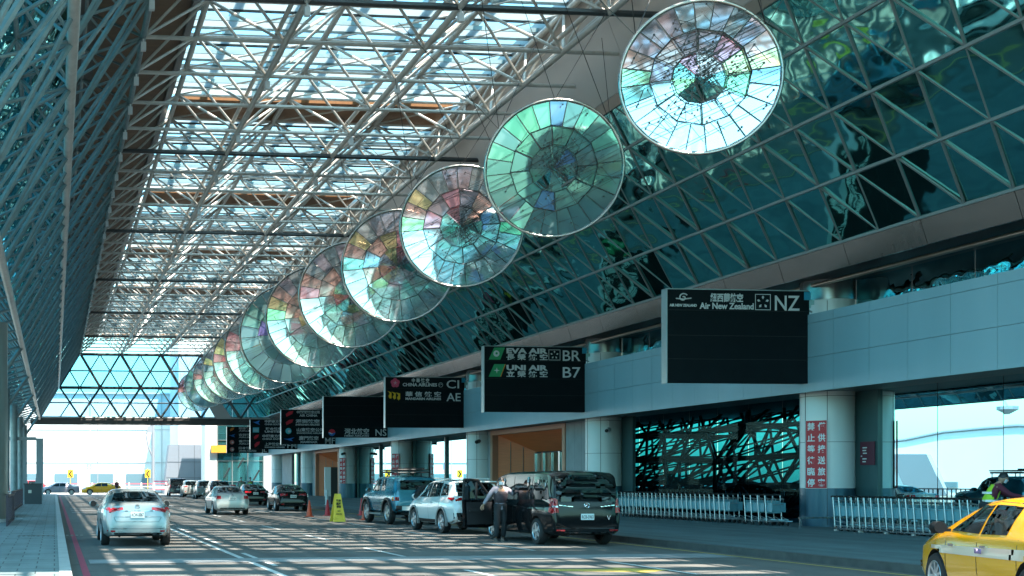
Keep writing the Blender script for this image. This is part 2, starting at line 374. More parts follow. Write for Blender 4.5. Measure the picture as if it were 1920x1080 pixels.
# glazing and walls behind the columns
WX = 26.1
clear_mir = glassmix('mirror_pane', (.03,.06,.06), (.5,.8,.84), .8, .006, body=(.01,.05,.06,.9))
upmir = glassmix('clerestory_glass', (.03,.06,.06), (.3,.75,.85), .8, .01, bump=(1.1,.7,.12), body=(.0,.02,.025,.95))
for bay in range(-2, 6):
    y0 = Y0+SP*bay+1.2; mb = MB()
    for j in range(6):
        a, b = y0+j*2.6, y0+(j+1)*2.6-.03; e = rnd.uniform(-.012,.012)
        mb.face([(WX-.05+e,a,6.9),(WX-.05-e,b,6.9),(WX-.05-e,b,8.2),(WX-.05+e,a,8.2)])
    mb.build('clerestory_window', upmir, term, fix=False)
tilewall = mat('pale_tile_wall', (.5,.5,.5), .5); tw = tiles('tile_wall', (.5,.51,.52), (.46,.47,.48), (.25,.26,.26), 1.2, .8)
def mirror_bay(y0, y1, n, m=clear_mir, posts=False):
    d = (y1-y0)/n
    for j in range(n):
        a, b = y0+j*d+.012, y0+(j+1)*d-.012; e = rnd.uniform(-.006,.006)
        mb = MB(); mb.face([(WX+e,a,.15),(WX-e,b,.15),(WX-e,b,4.75),(WX+e,a,4.75)]); mb.build('mirror_window', m, term, fix=False)
    mb = MB(); mb.span((WX+.02,y0,.15),(WX+.05,y1,4.75)); mb.build('window_backing', dark_in, term)
    if posts:
        for j in range(1, n): mb = MB(); mb.span((WX-.14,y0+j*d-.10,.15),(WX-.01,y0+j*d+.10,4.6)); mb.build('window_post', cold, term)
mirror_bay(6, Y0-.9, 12)
mirror_bay(Y0+2*SP+1.7, Y0+3*SP, 2, posts=True); mirror_bay(Y0+3*SP+1.7, Y0+4*SP, 2, posts=True); mirror_bay(Y0+5*SP+1.7, Y0+6*SP-6, 2, posts=True)
def portal(ya, yb, yw0, yw1):
    mb = MB(); X = 25.6
    for a, b in ((yw0, ya-.35), (yb+.35, yw1)): mb.span((X,a,.15),(X+.3,b,4.55))
    mb.build('side_wall', tw, term)
    p = MB()
    for a, b in ((ya-.35, ya), (yb, yb+.35)): p.span((X-.06,a,.15),(X+.3,b,4.3))
    p.span((X-.06,ya-.35,4.3),(X+.3,yb+.35,4.56)); P = p.build('wood_portal', mat('pale_wood', (.55,.27,.17), .5), term)
    D = 2.0; sp = 1.5; q = MB()
    q.raw([(X+.3,yb,.15),(X+.3,yb,4.3),(X+D,yb-sp,3.3),(X+D,yb-sp,.15)], [(0,1,2,3)]); q.build('wood_jamb', wood, P)
    q = MB(); q.raw([(X+.3,ya,.15),(X+.3,ya,4.3),(X+D,ya+sp,3.3),(X+D,ya+sp,.15)], [(3,2,1,0)]); q.build('wood_jamb', wood, P)
    q = MB(); q.raw([(X+.3,ya,4.3),(X+.3,yb,4.3),(X+D,yb-sp,3.3),(X+D,ya+sp,3.3)], [(0,1,2,3)]); q.raw([(X+.3,ya,4.4),(X+.3,yb,4.4),(X+D,yb-sp,3.4),(X+D,ya+sp,3.4)], [(3,2,1,0)]); q.build('wood_ceiling', wood, P)
    q = MB()
    for f in (.33,.66): q.span((X+.3+f*(D-.3)-.02,yb-f*sp-.03,.15),(X+.3+f*(D-.3)+.012,yb-f*sp-.0,4.22-f*.98))
    q.build('joint', mat('joint_pale', (.35,.25,.2), .6), P)
    ya_, yb_ = ya+sp, yb-sp; q = MB(); q.span((X+D,ya_,.15),(X+D+.1,yb_,3.4)); q.build('doorway', dark_in, P)
    q = MB(); n_ = 6
    for j in range(n_+1): yy = ya_+(yb_-ya_)*j/n_; q.span((X+D-.12,yy-.09,.15),(X+D-.02,yy+.09,3.25))
    q.build('door_frame', chrome, P)
    for j in range(n_): a = ya_+(yb_-ya_)*j/n_+.12; b = ya_+(yb_-ya_)*(j+1)/n_-.12; q = MB(); q.face([(X+D-.05,a,.15),(X+D-.05,b,.15),(X+D-.05,b,3.2),(X+D-.05,a,3.2)]); q.build('glass_door', clear_mir, P, fix=False)
portal(59.8, 69.7, Y0+SP+1.7, Y0+2*SP); portal(109.2, 118.6, Y0+4*SP+1.7, Y0+5*SP)
mb = MB(); mb.span((25.6,Y0+6*SP-6,.15),(25.9,Y0+6*SP+1,4.55)); mb.build('side_wall', tw, term)
# see-through bay with a lattice behind tinted glass
tint = glassmix('teal_tinted_glass', (.02,.25,.34), (.3,.7,.72), .004, .01, rmax=.012)
ya, yb = Y0+.3, Y0+SP+1.2
for j in range(8):
    a, b = ya+(yb-ya)*j/8+.012, ya+(yb-ya)*(j+1)/8-.012; mb = MB(); mb.face([(WX+.2,a,.15),(WX+.2,b,.15),(WX+.2,b,4.75),(WX+.2,a,4.75)]); mb.build('tinted_window', tint, term, fix=False)
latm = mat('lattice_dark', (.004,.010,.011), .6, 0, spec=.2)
lat = []
N = {}
for i in range(-1, 14):
    for k in range(5): N[i,k] = Vector((29.6+k*.35+rnd.uniform(-.5,.5), 41+i*2.2+(1.1 if k % 2 else 0)+rnd.uniform(-.5,.5), .1+k*1.3+rnd.uniform(-.2,.2)))
M2 = {}
for i in range(-1, 14):
    for k in range(5): M2[i,k] = Vector((31.8+k*.35, 42.2+i*1.7+(.85 if k % 2 else 0)+rnd.uniform(-.4,.4), .5+k*1.15+rnd.uniform(-.25,.25)))
for D_, r_ in ((N,.078),(M2,.062)):
    for (i,k), p in D_.items():
        for di, dk in ((1,0),(0,1),(1 if k % 2 else -1, 1)):
            q = D_.get((i+di,k+dk))
            if q is not None: lat.append((p, q, r_*(1.35 if dk == 0 else 1)))
for (i,k), p in N.items():
    for di, dk in ((0,0),(-1,0),(1,0),(2,1),(-2,1),(3,0)):
        q = M2.get((i+di,k+dk))
        if q is not None: lat.append((p, q, .042))
struts('lattice_strut', lat, latm, term, 60, 6)
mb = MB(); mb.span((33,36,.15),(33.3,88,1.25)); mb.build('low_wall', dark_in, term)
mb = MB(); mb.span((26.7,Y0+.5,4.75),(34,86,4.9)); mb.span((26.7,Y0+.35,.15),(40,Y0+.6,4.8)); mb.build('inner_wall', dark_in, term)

# ================================================================ CANOPY
can = thing('steel_canopy', 'long pale tubular space frame canopy with louvred skylights over the drop-off road', 'canopy')
DZ1 = 13.85+EYE; ZT = 16+EYE; CH = [2.76, 7.25, 11.8, 16.35]; YN = [38.2+3.32*k for k in range(-8, 30)]
for i, x in enumerate(CH):
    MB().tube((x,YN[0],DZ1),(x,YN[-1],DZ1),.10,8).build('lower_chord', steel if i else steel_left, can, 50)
    if i:
        MB().tube((x-.22,YN[0],DZ1+.35),(x-.22,YN[-1],DZ1+.35),.08,8).build('chord_rail', steel, can, 50)
        MB().tube((x+.22,YN[0],DZ1+.3),(x+.22,YN[-1],DZ1+.3),.07,8).build('chord_rail', steel, can, 50)
UX = [5.0, 9.55, 14.1, 18.3]
for x in UX[:3]+[17.1]: MB().tube((x,YN[0],ZT-.25),(x,YN[-1],ZT-.25),.11,8).build('upper_chord', steel, can, 50)
for j, y in enumerate(YN):
    mb = MB(); mb.tube((CH[0],y,DZ1),(18.5,y,DZ1),.066 if (j+3) % 5 else .10,7); mb.build('cross_tube', steel if (j+3) % 5 else mat('dark_tube_steel', (.06,.065,.065), .4, .3), can, 50)  # every fifth tube is thicker and of a darker steel colour
webs = []; L = lambda x, y, z: Vector((x, y, z))
for y in YN:
    for x in CH[1:]:
        for ux in UX[:3]+[17.1]:
            if abs(ux-x) < 2.5:
                for s in (-1.66, 1.66): webs.append((L(x,y,DZ1), L(ux,y+s,ZT-.25), .052))
    for s in (-1.66, 1.66): webs.append((L(CH[0],y,DZ1), L(UX[0],y+s,ZT-.25), .052))
struts('web_brace', webs, steel, can, 100)
ucr = []
for y in YN:
    ucr.append((L(5.0,y+1.66,ZT-.25), L(17.1,y+1.66,ZT-.25), .055))
    for q0, q1 in zip(UX, [9.55,14.1,17.1]): ucr.append((L(q0,y+1.66,ZT-.25), L(q1,y-1.66,ZT-.25), .035))
struts('upper_cross_tube', ucr, steel, can, 60)
diag = []
for y in YN[:-1]:
    for a, b in zip(CH[1:], CH[2:]): pass
# left sloping side
A, B_, C_ = (2.76, DZ1), (.42, 10.1+EYE), (-1.6, 6.7+EYE)
def O(dz): return (1.5-.613*(16-dz), dz+EYE)
for nm, p in (('side_chord', B_), ('eaves_chord', C_)): MB().tube((p[0],YN[0],p[1]),(p[0],YN[-1],p[1]),.14,8).build(nm, steel, can, 50)
sl = []; sw_ = []; on = [O(15.2), O(11.9), O(8.6), O(5.6)]
for j, y in enumerate(YN):
    for p, q in ((A,B_),(B_,C_)):
        sl.append((L(p[0],y,p[1]), L(q[0],y,q[1]), .08))
    for p, q in ((A,B_),(B_,C_)): sl.append((L(p[0],y,p[1]), L(q[0],y-1.66,q[1]+.0), .06)) if j % 2 == 0 else sl.append((L(p[0],y-1.66,p[1]), L(q[0],y,q[1]), .06))
    for p, oo in ((A,(on[0],on[1])),(B_,(on[1],on[2])),(C_,(on[2],on[3]))):
        for o_ in oo:
            for s in (-1.66,1.66): sw_.append((L(p[0],y,p[1]), L(o_[0],y+s,o_[1]), .045))
    for a, b in zip(on, on[1:]): sw_.append((L(a[0],y+1.66,a[1]), L(b[0],y+1.66,b[1]), .06))
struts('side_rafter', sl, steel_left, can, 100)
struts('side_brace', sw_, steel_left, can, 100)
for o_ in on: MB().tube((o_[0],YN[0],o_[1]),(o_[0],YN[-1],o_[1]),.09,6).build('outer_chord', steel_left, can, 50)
# outer skin: opaque above, teal glass below
skin = mat('grey_skin', (.07,.08,.082), .6, noise=(.7,(.05,.06,.062),.5)); brn = mat('brown_panel', (.2,.115,.06), .6, noise=(1,(.14,.08,.045),.5,(1,4,1)))
tealg = glassmix('teal_roof_glass', (.13,.78,.90), (.2,.6,.65), .10, .02, bump=(.8,.3,.05))
e0, e1, e2 = (1.5, 16+EYE), O(14.2), O(4.9)
for bay in range(8):
    y0 = 4.85+bay*SP+(8 if bay == 0 else 0); SPb = SP-8 if bay == 0 else SP
    mb = MB(); mb.span((1.5,y0+.02,ZT+.02),(4.7,y0+SPb-.02,ZT+.2)); mb.build('wood_eaves_panel' , brn, can)
    mb = MB(); mb.prism([(1.5,ZT),(1.5,ZT+.2),(e1[0]-.15,e1[1]+.1),(e1[0],e1[1])], y0+.01, y0+SPb-.01, 'y'); mb.build('skin_panel', skin, can)
    mb = MB()
    for j in range(10 if bay else 5):
        a, b = y0+j*1.66+.02, y0+(j+1)*1.66-.02
        for t in range(5):
            p = [e1[i]+(e2[i]-e1[i])*t/5 for i in (0,1)]; q = [e1[i]+(e2[i]-e1[i])*(t+1)/5-.0 for i in (0,1)]
            mb.face([(p[0],a,p[1]-.02),(p[0],b,p[1]-.02),(q[0],b,q[1]+.02),(q[0],a,q[1]+.02)])
    mb.build('roof_glass_panel', tealg, can, fix=False)
mm_ = []
for j in range(5, 80):
    y = 4.85+j*1.66; mm_.append((L(e1[0],y,e1[1]), L(e2[0],y,e2[1]), .045))
struts('glazing_bar', mm_, steel_left, can, 80, 4)
for t in range(6):
    p = [e1[i]+(e2[i]-e1[i])*t/5 for i in (0,1)]; MB().tube((p[0],13,p[1]),(p[0],136,p[1]),.05,4).build('glazing_purlin', steel_left, can)
# skylight louvres, wood bands
lou = translucent('frosted_louvre', (.58,.66,.69), .6)
nrow = int((136-9)/1.66)
for j in range(nrow):
    y = 9+j*1.66
    ph = ((y-50.4) % SP)
    if ph < 3.3:
        if ph < 1.66:
            mb = MB(); mb.span((5.0,y+.35,ZT-.1),(16.9,y+3.2,ZT+.05)); mb.build('wood_band', woodceil, can)
            mb = MB(); mb.span((4.75,y-.05,ZT-.02),(17.2,y+.02,ZT+.3)); mb.span((4.75,y+3.3,ZT-.02),(17.2,y+3.36,ZT+.3)); mb.build('band_edge', steel, can)
        continue
    mb = MB(); mb.box((10.98,y+.44,ZT+.06),(12.4,.78,.02), M=None); o = mb.build('louvre_panel', lou, can)
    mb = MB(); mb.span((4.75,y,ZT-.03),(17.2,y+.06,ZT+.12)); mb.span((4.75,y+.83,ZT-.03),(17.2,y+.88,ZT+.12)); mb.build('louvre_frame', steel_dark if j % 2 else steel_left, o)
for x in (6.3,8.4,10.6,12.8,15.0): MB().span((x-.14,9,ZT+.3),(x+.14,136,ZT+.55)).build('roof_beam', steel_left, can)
for x in (4.7,17.25): MB().span((x-.12,9,ZT-.15),(x+.12,136.5,ZT+.35)).build('skylight_edge', mat('edge_metal', (.2,.21,.21), .4, .4), can)
# lamp boxes under the nodes
for i, x in enumerate(CH[:3]):
    for j in range(7, 37, 1 if i == 0 else 2):
        mb = MB(); mb.span((x-.08,YN[j]-.14,DZ1-.46),(x+.08,YN[j]+.02,DZ1-.2)); mb.tube((x,YN[j]-.08,DZ1-.2),(x,YN[j]-.08,DZ1),.03,5); mb.build('lamp_box', white_p, can)
# end gable
GY = 134.5
glassb = glassmix('gable_glass', (.36,.66,.84), (.4,.7,.75), .06, .01)
for z0, z1 in ((C_[1],B_[1]),(B_[1],DZ1)):
    pass
rows = [6.85+EYE, 8.5+EYE, 10.15+EYE, 12.0+EYE, 13.8+EYE]
lim = lambda z: (max(-1.6+(z-8.35)*.6, -1.6), 24.0-(z-8.85)*.91)
mb = MB(); a, b = lim(rows[0]), lim(rows[-1]); mb.face([(a[0],GY,rows[0]),(a[1],GY,rows[0]),(b[1],GY,rows[-1]),(b[0],GY,rows[-1])]); mb.build('gable_glass', glassb, can, fix=False)
gs = []
for i, z in enumerate(rows):
    a = lim(z); MB().tube((a[0],GY-.1,z),(a[1],GY-.1,z),.16 if i % 2 == 0 else .07,6).build('gable_rail', steel_dark, can, 50)
for i in range(4):
    for j in range(-2, 14):
        x = 2.76+j*2.2+(1.1 if i % 2 else 0)
        for s in (-1.1,1.1):
            p, q = (x,GY-.1,rows[i]), (x+s,GY-.1,rows[i+1]); l0, l1 = lim(rows[i]), lim(rows[i+1])
            if l0[0] <= p[0] <= l0[1] and l1[0] <= q[0] <= l1[1]: gs.append((L(*p), L(*q), .07))
for j in range(-1, 6):
    x = 2.76+j*4.4; gs.append((L(x,GY-1.2,rows[4]), L(x+2.2,GY-.8,rows[2]), .15)); gs.append((L(x+2.2,GY-.8,rows[2]), L(x,GY-1.2,rows[0]), .13)); gs.append((L(x,GY-1.2,rows[4]), L(x-2.2,GY-.8,rows[2]), .11)); gs.append((L(x-2.2,GY-.8,rows[2]), L(x,GY-1.2,rows[0]), .11))
struts('gable_brace', [g for g in gs if g[0].x > -1.6 and g[1].x > -1.6], steel_dark, can, 100)
mb = MB(); mb.span((-2.6,GY-.5,7.75),(24.1,GY+.5,8.38)); mb.build('gable_beam', mat('gable_beam', (.1,.095,.09), .5, .3), can)
mb = MB(); mb.tube((-2.2,GY-.7,8.5),(24,GY-.7,8.5),.08,6); mb.build('gable_pipe', steel, can)
mb = MB(); mb.raw([(17.6,GY-1,8.4),(19.4,GY-1,8.4),(16.9,GY-1,12),(15.6,GY-1,12)], [(0,1,2,3)]); mb.raw([(17.6,GY-1.4,8.4),(19.4,GY-1.4,8.4),(16.9,GY-1.4,12),(15.6,GY-1.4,12)], [(3,2,1,0)]); mb.build('gable_strut', graysof, can, fix=False)
# left posts
for k in range(1, 7):
    Yc = 45+SP*(k-1)
    if k == 1: continue
    mb = MB(); mb.tube((-3.1,Yc,.15),(-3.1,Yc,7.4),.3,12); mb.build('side_post', steel_left, can, 50)
    mb = MB(); mb.tube((-3.1,Yc,6.2),(-1.6,Yc,8.35),.12,8); mb.build('side_prop', steel_left, can, 50)
leftcol = thing('pavement_column', 'pale metal clad column at the left edge of the pavement', 'column', (-2.55,45,.15))
MB().lathe([(.0,0),(.86,0),(.86,7.2),(0,7.2)], n=28).build('cladding', mat('warm_cladding', (.4,.42,.4), .3, .5, noise=(.8,(.3,.26,.22),.7,(2,2,.3))), leftcol, 40)
MB().lathe([(.0,0),(.9,0),(.9,.12),(0,.12)], n=28).build('base_ring', white_p, leftcol, 40)
# ================================================================ DISCS
dich = glassmix('dichroic_glass', (.9,.9,.9), (1,1,1), .68, .05, attr=True, body=(.5,.5,.5,.40))
dich_t = glassmix('teal_dichroic', (.9,.9,.9), (1,1,1), .30, .05, attr=True, body=(.4,.6,.6,.45))
rimm = mat('rim_steel', (.45,.43,.4), .25, .9)
wire = mat('wire_dark', (.05,.05,.05), .4, .6)
PAL = {'hi': [(.60,.55,.60),(.55,.48,.55),(.55,.60,.62),(.66,.52,.56)], 'mid': [(1,.60,.52),(1,.45,.50),(1,.82,.45),(.95,.62,.55)],
       'low': [(.60,1,.62),(.75,1,.55),(.62,.85,1),(.55,.95,.85)], 'bot': [(.92,.98,1),(.86,.96,1),(.95,1,.98),(.82,.93,1)]}
def hsl(a, f, teal, r_):
    if teal:
        if f > .15: c = r_.choice([(.30,.62,.55),(.30,.52,.52),(.32,.50,.55),(.25,.6,.48)])
        else: c = r_.choice([(.30,.52,.55),(.35,.58,.6),(.30,.48,.52)])
        if r_.random() < .06: c = r_.choice([(.9,.35,.5),(.3,.5,.9),(.4,.35,.8)])
        return c
    if f > .45: k = 'hi'
    elif f > .08: k = 'mid' if r_.random() < .75 else 'hi'
    elif f > -.12: k = 'low' if r_.random() < .7 else 'mid'
    else: k = 'bot'
    return r_.choice(PAL[k])
DI = [3.55,4.03,4.45,4.86,5.3,5.77,6.24,5.85,5.4,5.0,4.7,4.4,4.1]
names = ['nearest and smallest rainbow glass disc hung below the roof, top right', 'teal green glass disc hung second from the front', 'rainbow glass disc hung right behind the teal green one',
 'fourth glass disc from the front, pink and orange upper left, white below', 'fifth hanging disc from the front with lilac top panes', 'sixth hanging disc from the front, overlapping the big plain teal disc',
 'largest hanging disc, plain teal crescent showing, middle of the row', 'hanging disc just beyond the big plain teal disc', 'second hanging disc beyond the big teal one', 'third hanging disc beyond the big teal one, yellow pane at its edge',
 'fourth hanging disc beyond the big teal one', 'small teal disc near the far end of the hanging row', 'farthest small white disc at the end of the hanging row']
DY0 = 14.9/math.tan(math.atan((1312-332)/FPX)+TH); 
for n in range(13):
    u_ = 102+1/(.000826+.000242*n); Yd = 14.9/math.tan(math.atan((u_-332)/FPX)+TH); Rr = DI[n]/2; teal = n in (1, 6, 11); r_ = random.Random(40+n)
    D_ = 14.9*math.sin(TH)+Yd*math.cos(TH); vz = 901-.625*(u_-102); Zd = EYE+(901-vz)*D_/FPX
    t = thing('hanging_glass_disc', names[n], 'glass sculpture', (14.9, Yd, Zd), 0, 'round dichroic glass discs hanging in a row')
    t.rotation_euler = (R(0 if n < 2 else 1.0) if not teal else R(6), 0, -(math.atan(14.9/Yd)+.10)/2)
    mb = MB(); seg = 56
    for i in range(seg):
        a, b = 2*math.pi*i/seg, 2*math.pi*(i+1)/seg; mb.tube((Rr*math.cos(a),0,Rr*math.sin(a)),(Rr*math.cos(b),0,Rr*math.sin(b)),.045,7,cap=False)
    for i in range(seg):
        a, b = 2*math.pi*i/seg, 2*math.pi*(i+1)/seg; mb.tube((Rr*.985*math.cos(a),.1,Rr*.985*math.sin(a)),(Rr*.985*math.cos(b),.1,Rr*.985*math.sin(b)),.025,5,cap=False)
    mb.build('rim', rimm, t, 60)
    def ring(nm, n_, r0, r1, y, ph, skip=0, jr=.0):
        mb = MB()
        for i in range(n_):
            if r_.random() < skip: continue
            a = 2*math.pi*(i+ph)/n_; b = 2*math.pi*(i+1+ph)/n_; g = .012; m_ = (a+b)/2; f = math.sin(m_)*(r0+r1)/2/Rr
            c = hsl(m_, f+r_.uniform(-.06,.06), teal, r_); e = r_.uniform(-.006,.006)*n
            pts = []
            ti = r_.uniform(-.012,.012)
            for rr, aa in ((r0,a+g),(r1,a+g*.6),(r1,b-g*.6),(r0,b-g)):
                pts.append((rr*math.cos(aa), y+ti*(rr-r0)+ti*.4*(aa-m_), rr*math.sin(aa)))
            mb.face(pts, c)
        mb.build(nm, dich_t if teal else dich, t, fix=False)
    ring('outer_glass_ring', 24, Rr*.62, Rr*.975, 0, .3); ring('middle_glass_ring', 12, Rr*.34, Rr*.63, .06, .1); ring('inner_glass', 9, Rr*.03, Rr*.36, .12, .4, .12)
    mb = MB()
    for i in range(24):
        a = 2*math.pi*(i+.3)/24; mb.tube((Rr*.62*math.cos(a),-.03,Rr*.62*math.sin(a)),(Rr*.97*math.cos(a),-.02,Rr*.97*math.sin(a)),.012,4)
    for i in range(12):
        a = 2*math.pi*(i+.1)/12; b = 2*math.pi*(i+1.1)/12; p = lambda r, t_: (r*math.cos(t_),-.03,r*math.sin(t_))
        mb.tube(p(Rr*.63,a), p(Rr*.63,b), .013, 5); mb.tube(p(Rr*.35,a), p(Rr*.63,a), .011, 5); mb.tube(p(Rr*.35,a), p(Rr*.35,b), .011, 5)
    mb.build('radial_frame', wire, t)
    mb = MB()
    if n < 5:
        for i in range(70):
            a = r_.uniform(0,6.28); rr = Rr*abs(r_.gauss(0,.24)); x, z = rr*math.cos(a), rr*math.sin(a); y = -r_.uniform(.1,.4); L_ = r_.uniform(.25,.7); q = r_.choice((R(28),R(28),R(90),R(-55)))+r_.uniform(-.15,.15)
            mb.tube((x,y,z),(x+L_*math.cos(q),y,z+L_*math.sin(q)),.007,4); mb.box((x,y,z),(.035,.035,.035))
    if n < 8:
        for i in range(46 if n < 4 else 24):
            a = r_.uniform(0, 6.28); rr = Rr*r_.uniform(.05,.95); x, z = rr*math.cos(a), rr*math.sin(a); y = -r_.uniform(.08,.3)
            dx, dz = r_.uniform(.2,.9), r_.uniform(.05,.5)*1; s = r_.choice((1,-1)) if rr > Rr*.5 else 1
            q = (x+dx*.7, y-r_.uniform(-.05,.1), z+dz*s)
            if math.hypot(q[0],q[2]) < Rr*.97: mb.tube((x,y,z), q, .008, 4)
            mb.box((x,y,z), (.04,.05,.04)); mb.tube((x,y,z),(x,0,z),.01,4)
        for i in range(10):
            a = R(25+r_.uniform(-6,6)); o_ = r_.uniform(-.8,.8)*Rr; c_ = math.sqrt(max(.01,Rr*Rr*.94-o_*o_))
            mb.tube((-c_*math.cos(a)-o_*math.sin(a), -.2, -c_*math.sin(a)+o_*math.cos(a)), (c_*math.cos(a)-o_*math.sin(a), -.2, c_*math.sin(a)+o_*math.cos(a)), .009, 4)
        mb.build('tension_rods', wire, t)
    mb = MB(); zt = DZ1-Zd
    for sx in (-1, 1):
        for dy, dx in ((-3.3,-1.5),(3.3,.9),(0,2.6 if sx > 0 else -3.6)): mb.tube((sx*Rr*.8,0,Rr*.6),(sx*Rr*.5+dx,dy,zt),.012,4)
    mb.tube((0,0,Rr),(1.45,0,zt),.014,4); mb.tube((0,0,Rr),(-1.2,-1.6,zt),.01,4); mb.build('hanging_cables', wire, t)

# ================================================================ AIRLINE SIGNS
sgn_b = mat('sign_black', (.004,.007,.009), .5, spec=.12, noise=(2,(.006,.010,.012),.5)); sgn_f = mat('sign_edge', (.45,.52,.52), .3, .5)
tw_ = mat('sign_white', (.66,.68,.66), .5, emit=(.8,.82,.8,.0)); 
def inkm(n, c): return mat('ink_'+n, c, .5)
GRN = inkm('green', (.03,.33,.12)); PNK = inkm('pink', (.75,.08,.16)); YEL = inkm('yellow', (.8,.5,.02)); RED = inkm('red', (.6,.02,.04)); BLU = inkm('blue', (.02,.18,.55)); CYN = inkm('cyan', (.1,.55,.65)); ORG = inkm('orange', (.75,.25,.03)); ROSE = inkm('rose', (.6,.22,.2))
SWD, SH = 4.76, 2.95
SIGNS = [
 ('black airline sign hung on the nearest column with one NZ row along its top', [('w','NZ',.755,.93,.12,.62),('w','Air New Zealand',.225,.605,.40,.60,.004),('w','紐西蘭航空',.30,.53,.11,.37),('star',.615,.725,.11,.62),('koru',.08,.14,.12,.40),('w','AIR NEW ZEALAND',.015,.205,.46,.54)]),
 ('black airline sign with green tail logos and BR and B7 rows', [('tail',.04,.20,.05,.60,0),('w','EVA AIR',.215,.62,.07,.30,.012),('w','長 榮 航 空',.215,.62,.33,.60),('star',.63,.745,.12,.60),('w','BR',.77,.945,.12,.62),
   ('tail',.04,.20,.80,1.37,1),('w','UNI AIR',.215,.62,.83,1.06,.012),('w','立 榮 航 空',.215,.62,1.10,1.37),('w','B7',.77,.945,.88,1.38)]),
 ('black airline sign with pink blossom and yellow logos and CI and AE rows', [('plum',.05,.19,.05,.62),('w','中 華 航 空',.33,.55,.06,.30),('w','CHINA AIRLINES',.215,.65,.33,.52,.006),('ring',.66,.73,.30,.56),('w','CI',.77,.93,.12,.62),
   ('wing',.02,.20,.80,1.34),('w','華 信 航 空',.25,.70,.84,1.12),('w','MANDARIN AIRLINES',.25,.70,1.18,1.32,.004),('w','AE',.77,.95,.88,1.38)]),
 ('empty black airline sign with a single NS row along its bottom', [('swirl',.06,.19,2.35,2.85),('w','河北航空',.32,.70,2.30,2.72,.004),('w','HEBEI AIRLINES',.32,.70,2.77,2.88),('w','NS',.80,.97,2.32,2.82)]),
 ('black airline sign with four rows of red, teal and blue logos, MF at bottom right', [('flag',.06,.22,.1,.62,RED),('w','中國國際航空公司',.28,.70,.08,.32),('w','AIR CHINA',.33,.66,.38,.58,.006),('star',.74,.86,.08,.58),('flag',.06,.22,.82,1.34,RED),('w','深圳航空',.26,.70,.82,1.14,.004),('w','SHENZHEN AIRLINES',.26,.70,1.2,1.34,.004),('star',.74,.86,.80,1.30),
   ('round',.06,.2,1.56,2.08,CYN),('w','山東航空公司',.28,.78,1.56,1.86,.004),('w','SHANDONG AIRLINES',.28,.78,1.92,2.06,.003),('bird',.04,.24,2.36,2.70,BLU),('w','廈門航空',.32,.68,2.26,2.58,.004),('w','XIAMENAIR',.34,.66,2.66,2.84,.006),('w','MF',.80,.98,2.36,2.88)]),
 ('black airline sign with four rows of blue and red logos, FM at bottom right', [('bird',.05,.2,.08,.55,BLU),('w','中國南方航空',.30,.75,.06,.34),('w','CHINA SOUTHERN',.30,.75,.40,.56,.004),('sq',.05,.18,.8,1.3,CYN),('w','聯合航空',.32,.66,.80,1.04),('w','UNITED',.30,.68,1.10,1.3,.008),
   ('flag',.05,.18,1.5,2.0,RED),('w','中國東方航空',.25,.75,1.5,1.8),('w','CHINA EASTERN',.25,.75,1.86,2.02,.004),('flag',.06,.2,2.2,2.78,RED),('w','上海航空公司',.30,.75,2.3,2.6),('w','SHANGHAI AIRLINES',.30,.72,2.68,2.82,.004),('w','FM',.78,.97,2.3,2.84)]),
 ('black airline sign farthest down the road with orange and rose logos and JL', [('flag',.05,.18,.08,.52,ORG),('w','菲律賓航空',.28,.70,.06,.32),('w','AIRLINES',.28,.70,.38,.54,.004),('bird',.04,.2,.8,1.2,BLU),('w','吉祥航空',.28,.66,.78,1.04),('w','AIRLINES',.28,.66,1.1,1.26,.004),
   ('round',.05,.19,1.5,2.0,ROSE),('w','香港航空',.28,.66,1.5,1.76),('w','AIRLINES',.28,.66,1.84,2.0,.004),('round',.05,.19,2.3,2.8,ROSE),('w','日本航空',.28,.64,2.26,2.54),('w','JAPAN AIRLINES',.28,.7,2.62,2.8,.004),('w','JL',.82,.95,2.34,2.84)])]
def disc(mb, cx, cz, r, n=20, sx=1, y=0): mb.raw([(cx+r*sx*math.cos(2*math.pi*i/n), y, cz+r*math.sin(2*math.pi*i/n)) for i in range(n)], [tuple(range(n))])
